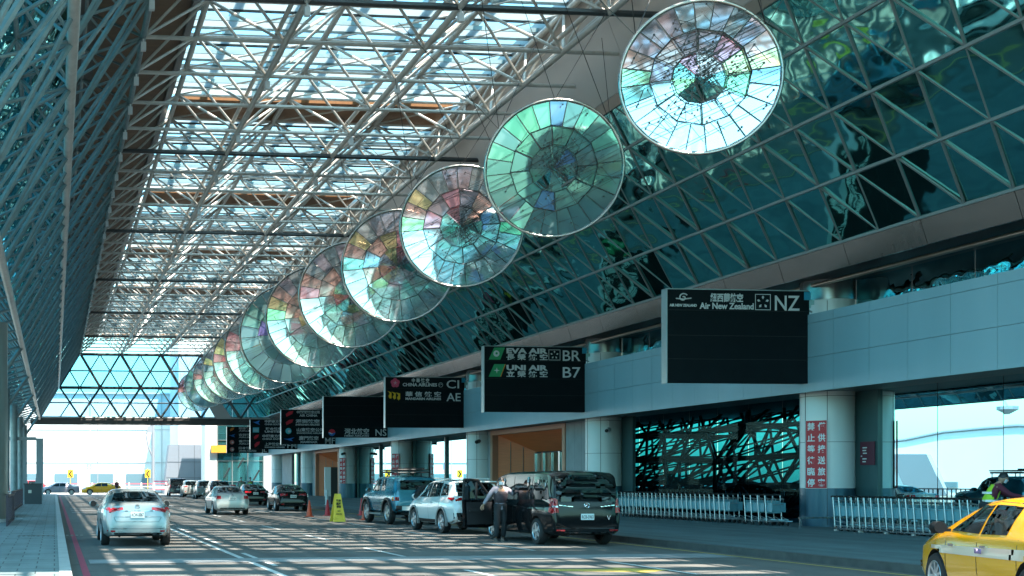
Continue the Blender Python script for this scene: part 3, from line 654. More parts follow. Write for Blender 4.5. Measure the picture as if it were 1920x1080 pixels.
for k, (lab, items) in enumerate(SIGNS):
    Yc = COLS[k+1]-.15; X0 = 24.07-SWD; Z1 = 7.71
    s = thing('airline_sign', lab, 'sign', (X0, Yc, Z1-SH), 0, 'black airline signs hung along the columns')
    p = MB(); p.span((0,-.2,0),(SWD,.12,SH)); P = p.build('sign_panel', sgn_b, s)
    e = MB(); e.span((-.03,-.21,-.03),(-.002,.13,SH+.02)); e.span((-.03,-.2,SH+.002),(SWD,.12,SH+.03)); e.build('side_frame', sgn_f, s)
    e = MB()
    for z in (.75, 1.5, 2.3): e.span((.02,-.206,z-.008),(SWD-.02,-.199,z+.008))
    e.build('panel_seam', mat('seam_black', (.002,.003,.003), .5), P)
    for z in (.12, SH-.45): e = MB(); e.box((SWD+.12,.0,z+.12),(.26,.16,.14)); e.box((SWD+.04,0,z+.12),(.08,.34,.4)); e.tube((SWD-.1,.05,z),(SWD+.25,.05,z-.18),.03,6); e.build('bracket', sgn_f, s)
    e = MB(); e.span((SWD-.18,-.23,SH-.28),(SWD+.03,-.205,SH-.02)); e.build('blue_tab', mat('tab_blue', (.03,.3,.45), .3), s)
    yf = -.205; fx = lambda f: f*SWD; fz = lambda z: SH-z
    for it in items:
        t_ = it[0]
        if t_ == 'w':
            _, st, a, b, z0, z1 = it[:6]; bold = it[6] if len(it) > 6 else .002; cj = ord(st[0]) > 0x3000; h = z1-z0
            text(st, h/(.92 if cj else .73), 'lettering', tw_, P, (fx(a), yf, fz(z1)+(h*.08 if cj else 0)), '-y', .004, (bold+.006) if cj else bold+.003, width=fx(b)-fx(a))
            continue
        a, b, z0, z1 = fx(it[1]), fx(it[2]), fz(it[4]), fz(it[3]); cx, cz, r = (a+b)/2, (z0+z1)/2, (z1-z0)/2; mb = MB(); ms = [tw_]
        Y = yf-.004
        if t_ == 'star':
            for A_, B__ in (((a,z0),(b,z0+.02)),((a,z1-.02),(b,z1)),((a,z0),(a+.02,z1)),((b-.02,z0),(b,z1))): mb.span((A_[0],Y,A_[1]),(B__[0],Y+.004,B__[1]))
            for i in range(5):
                t = R(90+72*i); c_, s_ = math.cos(t), math.sin(t); P0 = (cx+c_*r*.62, cz+s_*r*.62)
                mb.raw([(P0[0]+c_*r*.2,Y,P0[1]+s_*r*.2),(P0[0]-s_*r*.17,Y,P0[1]+c_*r*.17),(P0[0]-c_*r*.28,Y,P0[1]-s_*r*.28),(P0[0]+s_*r*.17,Y,P0[1]-c_*r*.17)], [(0,1,2,3)])
        elif t_ == 'koru':
            mb.path([(cx+r*1.1*(1-i/22)*math.cos(i*.42+.6), Y, cz+r*(1-i/22)*math.sin(i*.42+.6)) for i in range(20)], .022, 5); mb.path([(a-.1,Y,cz-r*.2),(cx,Y,cz-r*.35),(b+.12,Y,cz-r*.1)], .02, 5)
        elif t_ == 'ring':
            mb.path([(cx+r*math.cos(i*.52), Y, cz+r*math.sin(i*.52)) for i in range(13)], .012, 4); mb.path([(cx+r*.5*math.cos(i*.52), Y, cz+r*.5*math.sin(i*.52)) for i in range(9)], .012, 4)
        elif t_ == 'tail':
            ms = [GRN, tw_, ORG]; mb.raw([(a,Y,z0),(b-.22,Y,z0),(b,Y,z1),(a+.26,Y,z1)], [(0,1,2,3)]); mb.cur = 1
            if it[5] == 0: disc(mb, cx-.02, cz, r*.52, 18, y=Y-.003); mb.cur = 0; disc(mb, cx-.01, cz+.01, r*.2, 12, y=Y-.006)
            else:
                mb.raw([(cx+(.5 if i % 2 == 0 else .14)*r*math.cos(R(45*i)),Y-.003,cz+(.5 if i % 2 == 0 else .14)*r*math.sin(R(45*i))) for i in range(8)], [tuple(range(8))]); mb.cur = 2
                mb.raw([(b-.22,Y,z0),(b-.18,Y,z0),(b+.04,Y,z1),(b,Y,z1)], [(0,1,2,3)])
        elif t_ == 'plum':
            ms = [PNK, tw_]
            for i in range(5): t = R(90+72*i); disc(mb, cx+r*.52*math.cos(t), cz+r*.52*math.sin(t), r*.48, 14, y=Y-.0006*i)
            mb.cur = 1
            for i in range(5): t = R(90+72*i); mb.tube((cx,Y-.006,cz),(cx+r*.4*math.cos(t),Y-.006,cz+r*.4*math.sin(t)),.012,4)
        elif t_ == 'wing':
            ms = [YEL]
            for i in range(3): mb.raw([(a+(b-a)*(.3*i+.34*q*(1 if q < .6 else .6)+.06*math.sin(q*6)), Y-.001*i, z1-(z1-z0)*q*.85-.05*i) for q in (0,.2,.4,.6,.8,1)]+[(a+(b-a)*(.3*i+.30), Y-.001*i, z1-(z1-z0)*q-.02*i) for q in (.8,.5,.2)], [tuple(range(9))])
        elif t_ == 'swirl':
            ms = [RED, tw_, BLU]; n = 24
            up = [(cx+r*math.cos(R(180*i/12)), Y, cz+r*math.sin(R(180*i/12))) for i in range(13)]
            mb.raw(up+[(cx-r*.5,Y,cz+r*.05),(cx,Y,cz-r*.25)], [tuple(range(15))]); mb.cur = 2
            lo = [(cx+r*math.cos(R(180+180*i/12)), Y, cz+r*math.sin(R(180+180*i/12))) for i in range(13)]
            mb.raw(lo+[(cx+r*.4,Y,cz-r*.1),(cx,Y,cz-r*.55)], [tuple(range(15))]); mb.cur = 1; disc(mb, cx, cz, r*.97, 20, y=Y+.003)
        elif t_ == 'flag':
            ms = [it[5]]; mb.raw([(a+.15,Y,z0),(a+.35,Y,z0+r*.4),(b-.1,Y,cz),(b,Y,z1),(cx,Y,z1-r*.2),(a+.1,Y,cz)], [tuple(range(6))])
        elif t_ == 'bird':
            ms = [it[5]]; mb.raw([(a,Y,cz+r*.3),(cx-.1,Y,cz+.05),(b,Y,z1),(cx+.2,Y,cz-.02),(cx+.35,Y,z0),(cx,Y,z0+r*.5)], [tuple(range(6))])
        elif t_ == 'round':
            ms = [it[5], tw_]; disc(mb, cx, cz, r, 20, y=Y); mb.cur = 1; disc(mb, cx+r*.25, cz-r*.1, r*.45, 14, y=Y-.003)
        elif t_ == 'sq':
            ms = [it[5], tw_]; mb.span((a,Y,z0),(b,Y+.003,z1)); mb.cur = 1; mb.span((a+.06,Y-.004,z0+.12),(b-.06,Y-.001,z0+.2)); mb.span((a+.06,Y-.004,z0+.3),(b-.06,Y-.001,z0+.36))
        mb.build('logo', ms, P, fix=False)
# red banners on columns
redp = mat('banner_red', (.55,.02,.03), .45)
BL = {1:'tall red notice with white characters on the nearest column', 4:'red notice with white characters on the column behind the blue off-roader', 5:'far red notice with white characters on the column beside the yellow warning cone sign'}
for k, lab in BL.items():
    x0, x1, z0, z1 = 0, .65, 1.40, 3.60
    ax = Vector((25.42, COLS[k]+.75)); cd_ = (-ax).normalized(); lf = Vector((cd_.y, -cd_.x)); o_ = R(21)
    if k > 1: o_ = R(34); x1 = .6
    n_ = cd_*math.cos(o_)+lf*math.sin(o_); ph_ = math.atan2(n_.x, -n_.y); xa = Vector((math.cos(ph_), math.sin(ph_))); p0 = ax+n_*.875-xa*x1/2
    b = thing('column_notice', lab, 'notice', (p0.x, p0.y, z0), ph_, 'red notices on the columns')
    p = MB(); p.span((0,-.02,0),(x1-x0,.02,z1-z0)); P = p.build('notice_board', redp, b)
    e = MB(); W_, H_ = x1-x0, z1-z0
    for q in (((-.012,0),(0,H_)),((W_,0),(W_+.012,H_)),((-.012,-.012),(W_+.012,0)),((-.012,H_),(W_+.012,H_+.012))): e.span((q[0][0],-.024,q[0][1]),(q[1][0],-.018,q[1][1]))
    e.build('notice_border', white_p, P)
    for ci, col_ in enumerate(('禁止等待臨停','僅供接送旅客')):
        for ri, ch in enumerate(col_):
            text(ch, .27, 'character', white_p, P, (W_*(.25+.5*ci), -.022, H_-(ri+.85)*H_/6+.02), '-y', .002, .006, align='CENTER', width=.235)
wl = thing('wall_notice', 'small dark red notice with pale lettering beside the nearest column', 'notice', (26.0, COLS[1]-.1, 2.15), R(-90))
MB().span((0,-.02,0),(.7,0,.75)).build('notice_board', mat('maroon', (.12,.02,.04), .5), wl)
mb = MB()
for i, (a, b) in enumerate(((.12,.34),(.12,.3),(.14,.33),(.04,.1),(.12,.32),(.12,.28))): mb.span((a,-.025,.54-i*.09),(b,-.021,.575-i*.09))
mb.build('notice_text', white_p, wl)
# security cameras
for i, (k, dx, lab) in enumerate(((2,.35,'white security camera on the column of the BR and B7 sign'),(3,.1,'dark security camera on the column of the CI and AE sign'),(5,-.1,'small dark camera on the far column by the second wood portal'))):
    c = thing('security_camera', lab, 'camera', (24.9+dx, COLS[k]+.02, 3.9), 0, 'security cameras under the beam')
    mb = MB(); mb.tube((0,.06,.45),(0,-.2,.45),.03,6); mb.tube((0,-.2,.45),(0,-.2,.2),.03,6); mb.build('camera_bracket', white_p, c)
    mb = MB(); mb.tube((.12,.05,.1),(-.22,-.42,.02),.11,10); mb.build('camera_housing', white_p if i == 0 else steel_dark, c, 40); mb = MB(); mb.tube((-.2,-.40,.03),(-.25,-.47,.01),.08,10); mb.build('lens', black, c, 40)
# ================================================================ BACKGROUND
wht = mat('white_facade', (.8,.79,.77), .7, noise=(.1,(.72,.71,.7),.5)); greyf = mat('grey_facade', (.2,.23,.27), .6)
b = thing('white_hall', 'long plain white hall across the far end of the road', 'building', (-5,172,0))
MB().span((-60,0,0),(22,14,13.8)).build('wall', wht, b); e = MB()
for x in (-30,-20,-10,0,10,20): e.span((x-.06,-.12,0),(x+.06,-.01,13.8))
for z in (4.2,8.8): e.span((-60,-.11,z),(22,-.02,z+.05))
e.build('panel_joint', mat('joint_grey', (.5,.5,.5), .7), b)
e = MB()
for x in range(-50, 20, 5): e.span((x,-.14,.6),(x+3.2,-.03,2.6))
e.build('low_window', mat('far_window', (.12,.2,.24), .2), b); MB().span((-60,-.3,13.8),(22,14.2,14.0)).build('parapet', wht, b)
b = thing('white_annex', 'tall white block at the end of the road right of the leaning pole', 'building', (22,158,0))
MB().span((-6.0,0,0),(3,12,20)).build('wall', wht, b); MB().span((-1.0,-.4,8.0),(.2,-.02,15)).build('wood_panel', mat('tan_wood', (.45,.26,.14), .6), b); MB().span((.25,-.3,9.6),(1.4,-.02,12.2)).build('grey_window', greyf, b)
b = thing('grey_plant_box', 'grey panelled box with one slanting side in front of the white block', 'building', (14.7,155,0))
MB().prism([(-.9,0),(5,0),(5,6.2),(-.2,6.2)], 0, 2.5, 'y').build('wall', greyf, b); e = MB()
for z in (2,4): e.span((-.6,-.03,z),(5,-.006,z+.04))
for x in (1,3): e.span((x,-.03,0),(x+.04,-.006,6.2))
e.build('panel_joint', mat('joint_dk', (.1,.12,.14), .6), b)
b = thing('glass_stair_tower', 'teal glass stair tower with an orange band behind the farthest signs', 'building', (19.4,147,0))
tealt = glassmix('tower_glass', (.1,.3,.32), (.35,.7,.7), .45, .03, body=(.05,.2,.22,.6))
MB().span((.2,0,0),(5.8,4,14)).build('glazing', tealt, b); MB().span((-1.3,-.1,0),(.2,4,14)).build('white_pier', wht, b)
e = MB()
for x in (.2,2.0,3.9,5.8): e.span((x-.05,-.1,0),(x+.05,-.01,14))
for z in (1.5,4,6.5,9): e.span((.2,-.09,z),(5.8,-.02,z+.06))
e.build('tower_mullion', mull, b); MB().span((-.6,-.5,5.0),(3.0,-.12,5.9)).build('orange_band', mat('orange_band', (.75,.32,.04), .5), b)
for x, z in ((1,2),(2.7,3.2),(4.6,1.7)): MB().tube((x,-.03,z),(x+.7,-.03,z+1.2),.1,6).build('stair_rail', steel_dark, b)
MB().span((5.85,0,0),(8.2,3,14)).build('grey_pier', mat('pier_grey', (.35,.38,.42), .6), b)
# buildings to the left of the canopy, mirrored in the glass
b = thing('curved_white_terminal', 'low white building with a rolling roofline mirrored in the right-hand glass', 'building', (-45,0,0))
prof = [(30+i*6, 6.2+.5*math.sin(i*.55)+(.4 if i % 7 < 3 else 0)) for i in range(45)]
MB().prism([(30,0)]+prof+[(294,0)], -14, 0, 'x').build('wall', wht, b)
for y in (55,90,125,165,210): MB().prism([(y,0),(y+3,4.6),(y+16,4.9),(y+16,3.2),(y+8,3.0),(y+6,0)], 0, .5, 'x').build('grey_recess', greyf, b)
for y in range(40, 290, 12): MB().span((.0,y,.9),(.12,y+7,1.5)).build('strip_window', mat('far_window', (.12,.2,.24), .2), b)
mb = MB(); mb.path([(0,y,z+.1) for y,z in prof], .18, 6); mb.build('roof_edge', greyf, b)
t = thing('lighting_mast', 'tall mast with a ring of lamps mirrored in the right-hand glass', 'mast', (-100,182,0))
MB().tube((0,0,0),(0,0,12.5),.35,8,.25).build('pole', greyf, t); MB().lathe([(0,12.3),(1.2,12.3),(2.4,13),(2.4,13.5),(1,13.6),(.4,15),(0,15)], n=12).build('lamp_ring', greyf, t)
# fence along the far road
f = thing('roadside_barrier', 'pink and white metal barrier rail along the far side of the cross road', 'barrier', (2,149.6,0))
pinkm = mat('barrier_pink', (.5,.12,.16), .5)
for z in (.5,.85,1.2): MB().span((-2,-.05,z),(13,.05,z+.12)).build('rail', pinkm if z != .85 else mat('barrier_white', (.8,.74,.73), .5), f)
for i in range(11): MB().span((-2+i*1.5,-.08,0),(-1.85+i*1.5,.08,1.4)).build('post', white_p, f)
f = thing('maroon_railing', 'maroon topped pale railing left of the parked cars', 'railing', (15.4,146,0))
MB().span((-3.6,-.06,1.5),(2.2,.06,1.62)).build('top_rail', mat('maroon_rail', (.2,.03,.08), .5), f); MB().span((-3.6,-.04,.7),(2.2,.04,.8)).build('mid_rail', white_p, f)
for i in range(5): MB().span((-3.6+i*1.4,-.05,0),(-3.48+i*1.4,.05,1.5)).build('post', white_p, f)
f = thing('guard_wall', 'low pale guard wall with dark slots behind the crossing cars', 'wall', (-6,151.5,0))
MB().span((-40,0,0),(8,.25,.55)).build('base', white_p, f); MB().span((-40,.05,.55),(8,.2,1.1)).build('slot_panel', mat('slot_blue', (.12,.17,.22), .4), f)
for i in range(16): MB().span((-40+i*3,-.03,.55),(-39.7+i*3,.26,1.25)).build('post', white_p, f)
# road signs
def chev(u, lab):
    x = atY(u, 148); t = thing('chevron_sign', lab, 'road sign', (x,148,0), 0, 'yellow chevron signs at the far bend')
    MB().tube((0,.05,0),(0,.05,3.1),.05,6).build('post', mat('sign_post_yellow', (.7,.5,.1), .5), t); P = MB().span((-.34,-.02,2.0),(.34,.02,2.95)).build('sign_face', mat('sign_yellow', (.85,.52,.03), .5), t)
    MB().prism([(-.22,2.45),(.08,2.85),(.24,2.85),(-.02,2.45),(.24,2.05),(.08,2.05)], -.032, -.022, 'y').build('chevron', black, P)
chev(132, 'yellow chevron sign behind the grey crossing sedan'); chev(277, 'yellow chevron sign right of the crossing taxi')
t = thing('traffic_sign', 'blue over red traffic sign on a thin post between the chevrons', 'road sign', (atY(167,148),148,0))
MB().tube((0,.05,0),(0,.05,3.2),.04,6).build('post', white_p, t); MB().span((-.36,-.02,3.0),(.36,.02,3.75)).build('sign_face', mat('sign_blue', (.25,.35,.7), .5), t)
MB().span((-.36,-.02,2.6),(.36,.02,2.98)).build('sign_plate', mat('sign_rose', (.75,.35,.35), .5), t); MB().prism([(-.15,3.15),(0,3.6),(.15,3.15)], -.03, -.022, 'y').build('arrow', white_p, t)
for u, lab, r_, h, lean in ((183,'thin dark pole by the far white hall',.07,9,0),(287,'thick grey pole with tangled brackets at its top beside the far road',.2,9.2,-.5)):
    t = thing('street_pole', lab, 'pole', (atY(u,152),152,0)); MB().tube((0,0,0),(0,0,h),r_,8).build('pole', mat('pole_grey', (.25,.27,.3), .5), t, 50)
    if lean:
        mb = MB(); mb.path([(0,0,h-.2),(-.5,0,h-1),(-.9,0,h-1.8),(-.6,0,h-3.4),(-.1,0,h-4.5)], .12, 6); mb.box((-.4,0,h-1.2),(.7,.3,.8)); mb.build('bracket', mat('pole_grey', (.25,.27,.3), .5), t)
# left pavement furniture
dk = mat('railing_dark', (.05,.03,.045), .5)
def railing(x0, y0, x1, y1, lab, n):
    t = thing('pavement_railing', lab, 'railing', (x0,y0,.15), math.atan2(y1-y0, x1-x0), 'dark railings along the left pavement'); Ln = math.hypot(x1-x0, y1-y0)
    for z in (.1,.95): MB().span((0,-.03,z),(Ln,.03,z+.07)).build('rail', dk, t)
    for i in range(n+1): MB().span((Ln*i/n-.025,-.025,0),(Ln*i/n+.025,.025,1.0)).build('baluster', dk, t)
    return t
railing(-1.55,40.5,-1.55,47.5, 'dark railing nearest the pale column on the left pavement', 22)
railing(-1.95,57,-1.95,76, 'dark railing run farther along the left pavement', 50)
w_ = thing('low_wall', 'low pale wall stub between the two dark railings', 'wall', (-2.1,52,.15)); MB().span((-.35,-2,0),(.1,3,.95)).build('wall', mat('stub_wall', (.5,.52,.52), .6), w_); MB().span((-.4,-2.05,.95),(.15,3.05,1.03)).build('coping', white_p, w_)
w_ = thing('cabinet', 'dark metal cabinet at the end of the left railing', 'cabinet', (-1.35,79,.15)); MB().span((-.55,-.4,0),(.55,.5,1.25)).build('body', mat('cabinet_dark', (.035,.05,.06), .5), w_); MB().span((-.6,-.45,1.25),(.6,.55,1.32)).build('lid', steel_dark, w_); MB().span((-.3,-.42,.7),(-.1,-.401,.9)).build('latch', steel, w_)
g = thing('frame_gantry', 'grey square steel frame standing beyond the cabinet', 'gantry', (-1.6,95,.15))
gm = mat('gantry_grey', (.22,.27,.29), .5)
MB().span((.2,-.25,0),(.75,.25,4.75)).build('leg', gm, g); MB().span((-.85,.0,0),(-.5,.4,4.75)).build('leg', gm, g); MB().span((-2.8,-.1,4.6),(.2,.3,4.85)).build('beam', gm, g); MB().tube((-.1,.1,0),(.25,.1,1.8),.06,6).build('brace', gm, g)
# totem, bollards, foot rail
t = thing('information_totem', 'slim black and white information totem on the platform', 'totem', (17.6,76.5,.15)); MB().span((-.15,-.1,0),(.28,.1,2.35)).build('dark_face', black, t); MB().span((-.55,-.08,.5),(-.16,.08,2.35)).build('white_face', white_p, t)
for x, y, lab in ((16.75,74.5,'steel bollard left of the black and white totem'),(16.6,82,'steel bollard farther behind the totem')):
    b = thing('bollard', lab, 'bollard', (x,y,.15), 0, 'steel bollards on the platform'); MB().lathe([(0,0),(.1,0),(.1,.85),(.08,.92),(0,.93)], n=12).build('post', mat('bollard_pale', (.6,.62,.62), .35), b, 40); MB().lathe([(0,0),(.15,0),(.15,.03),(0,.03)], n=12).build('base', steel, b)
for k in (1, 2, 4):
    t = thing('foot_rail', {1:'low steel guard rail round the foot of the nearest column',2:'low steel guard rail at the foot of the BR and B7 column',4:'low steel guard rail at a far column behind the blue off-roader'}[k], 'guard rail', (24,COLS[k],.15), 0, 'low guard rails at the columns')
    MB().span((-.35,-.5,.28),(1.75,-.42,.34)).build('rail', chrome, t)
    for x in (-.3,1.7): MB().span((x-.03,-.5,0),(x+.03,-.43,.3)).build('leg', chrome, t)

b = thing('unseen_dark_block', 'long low grey parking block across the approach road behind the viewpoint', 'building', (0,-75,0))  # unseen block added to hide the bright horizon from the car paint
pk = mat('dark_block_trim', (.04,.045,.05), .8)
for z in (0,3.2,6.4): MB().span((-110,-12,z+1.1),(110,0,z+2.0)).build('parapet', pk, b)
MB().span((-110,-12,0),(110,-.4,9.4)).build('wall', mat('dark_block_wall', (.03,.035,.04), .8), b); MB().span((-111,-13,9.4),(111,.3,9.8)).build('roof', pk, b)
for x in range(-105, 110, 10): MB().span((x-.3,-.38,0),(x+.3,.1,9.4)).build('pillar', pk, b)
# ================================================================ VEHICLES
def paint(name, c, metal=.3, rough=.25): return mat('paint_'+name, c, rough, metal, coat=.08 if name == 'black' else .6, spec=.22 if name == 'black' else .5)
undark = mat('underbody', (.01,.011,.012), .8)
SPEC = {
 'sedan': dict(L=4.6, W=1.78, H=1.45, r=.325, wb=2.70, tumble=.70,
   top=[(-2.30,.52),(-2.27,.80),(-2.22,1.04),(-2.12,1.09),(-1.75,1.12),(-1.45,1.20),(-.95,1.38),(-.5,1.44),(.0,1.45),(.4,1.41),(.7,1.32),(1.2,1.06),(1.3,1.01),(1.8,.93),(2.1,.82),(2.24,.66),(2.3,.48)],
   belt=[(-2.3,.50),(-2.2,.93),(-1,.96),(1,.92),(1.3,.88),(2,.74),(2.3,.46)], sill=[(-2.3,.30),(-1.9,.24),(1.9,.22),(2.3,.26)],
   plan=[(-2.3,.80),(-2.22,.88),(-2.0,.95),(-1.4,.99),(0,1),(1.3,.99),(1.9,.93),(2.15,.84),(2.3,.66)],
   win=[[(-1.5,1.02),(-1.28,.98),(-.98,1.33),(-.72,1.36)],[(-.70,.98),(.0,.965),(.0,1.385),(-.68,1.37)],[(.05,.965),(.95,.98),(.42,1.32),(.05,1.385)]],
   rear=(.62,1.12,.50,1.37), front=(.66,1.06,.54,1.36), doors=[-1.05,.02,.98]),
 'old': dict(L=4.5, W=1.74, H=1.40, r=.31, wb=2.65, tumble=.68,
   top=[(-2.25,.50),(-2.23,.75),(-2.19,.97),(-2.1,1.01),(-1.45,1.04),(-1.2,1.14),(-.8,1.35),(-.4,1.40),(.1,1.40),(.4,1.36),(.65,1.28),(1.1,1.0),(1.3,.96),(1.8,.88),(2.1,.78),(2.2,.62),(2.25,.46)],
   belt=[(-2.25,.48),(-2.15,.9),(-1,.92),(1,.88),(1.3,.84),(2,.7),(2.25,.44)], sill=[(-2.25,.28),(-1.9,.22),(1.9,.2),(2.25,.25)],
   plan=[(-2.25,.86),(-2.15,.93),(-1.9,.97),(-1.2,1),(1.3,.99),(1.9,.94),(2.15,.85),(2.25,.7)],
   win=[[(-1.2,.97),(-.98,.95),(-.8,1.29),(-.68,1.31)],[(-.66,.94),(.0,.93),(.0,1.335),(-.6,1.32)],[(.05,.93),(.9,.93),(.4,1.28),(.05,1.335)]],
   rear=(.62,1.06,.50,1.33), front=(.64,1.0,.52,1.31), doors=[-.98,.02,.95]),
 'suv': dict(L=4.6, W=1.85, H=1.69, r=.36, wb=2.69, tumble=.76,
   top=[(-2.30,.62),(-2.28,.9),(-2.2,1.12),(-2.08,1.2),(-1.9,1.42),(-1.78,1.60),(-1.4,1.66),(-.6,1.69),(.1,1.68),(.45,1.62),(.75,1.5),(1.15,1.2),(1.25,1.14),(1.8,1.06),(2.1,.96),(2.22,.78),(2.3,.52)],
   belt=[(-2.3,.60),(-2.2,1.04),(-1,1.10),(1,1.03),(1.3,1.0),(2,.86),(2.3,.5)], sill=[(-2.3,.40),(-1.9,.30),(1.9,.28),(2.3,.3)],
   plan=[(-2.3,.84),(-2.2,.91),(-1.9,.96),(-1.2,1),(1.3,.99),(1.9,.94),(2.15,.85),(2.3,.7)],
   win=[[(-1.75,1.2),(-1.18,1.17),(-1.12,1.56),(-1.55,1.52)],[(-1.1,1.15),(-.15,1.12),(-.15,1.6),(-1.05,1.58)],[(-.1,1.12),(.9,1.12),(.45,1.52),(-.1,1.6)]],
   rear=(.64,1.17,.58,1.57), front=(.7,1.18,.58,1.56), doors=[-1.15,-.12,.92]),
 'fj': dict(L=4.67, W=1.90, H=1.83, r=.43, wb=2.69, tumble=.84, clear=.2,
   top=[(-2.15,.66),(-2.13,1.0),(-2.08,1.3),(-1.98,1.62),(-1.85,1.77),(-1.4,1.82),(0,1.83),(.3,1.80),(.55,1.68),(.8,1.34),(.88,1.28),(1.6,1.24),(2.1,1.16),(2.2,.95),(2.3,.62)],
   belt=[(-2.15,.64),(-2.05,1.2),(-1,1.22),(.9,1.18),(1.6,1.12),(2.1,1.05),(2.3,.6)], sill=[(-2.15,.52),(-1.9,.44),(1.9,.42),(2.3,.46)],
   plan=[(-2.15,.90),(-2.05,.95),(-1.8,.98),(-1.2,1),(1.3,.99),(1.9,.95),(2.15,.88),(2.3,.78)],
   win=[[(-1.0,1.28),(-.5,1.27),(-.55,1.7),(-.9,1.7)],[(-.3,1.25),(.62,1.25),(.4,1.68),(-.3,1.71)]],
   rear=(.66,1.30,.62,1.66), front=(.72,1.32,.66,1.68), doors=[-.42,.75]),
 'van': dict(L=5.14, W=1.93, H=1.91, r=.345, wb=3.2, tumble=.90, ra=-1.62,
   top=[(-2.57,.60),(-2.56,1.0),(-2.53,1.3),(-2.46,1.6),(-2.36,1.80),(-2.2,1.88),(-1.6,1.91),(.6,1.90),(1.1,1.84),(1.4,1.70),(1.85,1.30),(1.95,1.22),(2.3,1.06),(2.5,.85),(2.57,.5)],
   belt=[(-2.57,.58),(-2.5,1.10),(-1,1.12),(1.2,1.08),(1.9,1.02),(2.3,.9),(2.57,.48)], sill=[(-2.57,.32),(-2.2,.26),(2.2,.24),(2.57,.28)],
   plan=[(-2.57,.86),(-2.48,.93),(-2.2,.97),(-1.4,1),(1.6,.99),(2.2,.93),(2.45,.85),(2.57,.7)],
   win=[[(-2.3,1.18),(-1.32,1.16),(-1.32,1.75),(-2.15,1.74)],[(-1.27,1.16),(-.05,1.14),(-.05,1.76),(-1.27,1.75)],[(.0,1.14),(1.6,1.14),(1.12,1.68),(.0,1.76)]],
   rear=(.80,1.12,.745,1.79), front=(.78,1.26,.66,1.78), doors=[-1.3,-.03,1.55])}
BOD = {}
def section(q, x):
    zt = spl(q['top'], x); zb = min(spl(q['belt'], x), zt-.03); zs = spl(q['sill'], x); w_ = q['W']/2*spl(q['plan'], x)
    cab = max(0, min(1, (zt-zb-.08)/.34)); yr = w_*(.86*(1-cab)+q['tumble']*cab); zr = zt-(.015+.05*cab)
    return [(0,zs),(w_*.84,zs),(w_*.955,zs+.07),(w_*.99,zs+(zb-zs)*.35),(w_,zs+(zb-zs)*.62),(w_*.985,zb-.07*min(1,(zb-zs))),(w_*(.95-.0*cab),zb),(w_*(.95*.5)+yr*.5+.012*cab,(zb+zr)/2),(yr,zr-.02*cab),(yr-.09,zr+.028*cab),(yr*.5,zt-.008),(0,zt)]
def body_mesh(kind, pm):
    q = SPEC[kind]; half = q['L']/2; x0, x1 = q['top'][0][0], q['top'][-1][0]
    xs = sorted(set([round(a, 3) for a, _ in q['top']]+[round(a, 3) for a, _ in q['plan']]+[round(x0+(x1-x0)*i/34, 3) for i in range(35)]))
    xs = [x for i, x in enumerate(xs) if i == 0 or x-xs[i-1] > .012]
    mb = MB(); rings = []
    for x in xs:
        s = section(q, x); rings.append([(x, y, z) for y, z in s]+[(x, -y, z) for y, z in s[-2:0:-1]])
    n = len(rings[0]); vs = [p for r_ in rings for p in r_]; fs = []
    for i in range(len(xs)-1):
        for j in range(n): fs.append((i*n+j, i*n+(j+1) % n, (i+1)*n+(j+1) % n, (i+1)*n+j))
    fs.append(tuple(range(n-1,-1,-1))); fs.append(tuple(range((len(xs)-1)*n, len(xs)*n))); mb.raw(vs, fs)
    o = mb.build('body', [pm, undark], None, 32)
    ra = q.get('ra', -q['wb']/2+.0); axl = (ra, ra+q['wb']); cut = MB(); rr = q['r']*1.17
    for ax in axl:
        for s in (-1, 1):
            cut.tube((ax, s*(q['W']/2-.30), q['r']), (ax, s*(q['W']/2+.1), q['r']), rr, 26)
            cut.box((ax, s*(q['W']/2-.10), -.02+q['r']*.3), (rr*1.98, .4, q['r']*1.2)) if False else None
    c = cut.build('cut', [undark])
    m = o.modifiers.new('b', 'BOOLEAN'); m.operation = 'DIFFERENCE'; m.object = c; m.solver = 'EXACT'
    try: m.material_mode = 'TRANSFER'
    except Exception: pass
    dg = bpy.context.evaluated_depsgraph_get(); me = bpy.data.meshes.new_from_object(o.evaluated_get(dg)); o.modifiers.clear(); o.data = me; bpy.data.objects.remove(c)
    me.set_sharp_from_angle(angle=R(32))
    return o, axl
def decal(bv, quad, side, m, name, parent, nx=8, ny=5, off=.006, extra=None):
    """quad in the projected plane; side: '+y','-y','-x' (rear, coords y,z),'+x','+z'(x,y)"""
    mb = MB(); quads = quad if isinstance(quad[0][0], (tuple, list)) else [quad]
    for qd in quads:
        g = []
        for j in range(ny+1):
            row = []
            for i in range(nx+1):
                u, v = i/nx, j/ny; p = [(qd[0][k]*(1-u)+qd[1][k]*u)*(1-v)+(qd[3][k]*(1-u)+qd[2][k]*u)*v for k in (0, 1)]
                d = {'+y':Vector((0,-1,0)),'-y':Vector((0,1,0)),'-x':Vector((1,0,0)),'+x':Vector((-1,0,0)),'+z':Vector((0,0,-1))}[side]
                o_ = {'+y':Vector((p[0],3,p[1])),'-y':Vector((p[0],-3,p[1])),'-x':Vector((-5,p[0],p[1])),'+x':Vector((5,p[0],p[1])),'+z':Vector((p[0],p[1],5))}[side]
                h = bv.ray_cast(o_, d)
                row.append(None if h[0] is None else h[0]-d*off)
            g.append(row)
        for j in range(ny):
            for i in range(nx):
                c4 = [g[j][i], g[j][i+1], g[j+1][i+1], g[j+1][i]]
                if all(p is not None for p in c4): mb.face(c4)
    if not mb.f: return None
    # weld
    me_o = mb.build(name, m, parent, 40); bm = bmesh.new(); bm.from_mesh(me_o.data); bmesh.ops.remove_doubles(bm, verts=bm.verts, dist=1e-4); bm.to_mesh(me_o.data); bm.free()
    return me_o
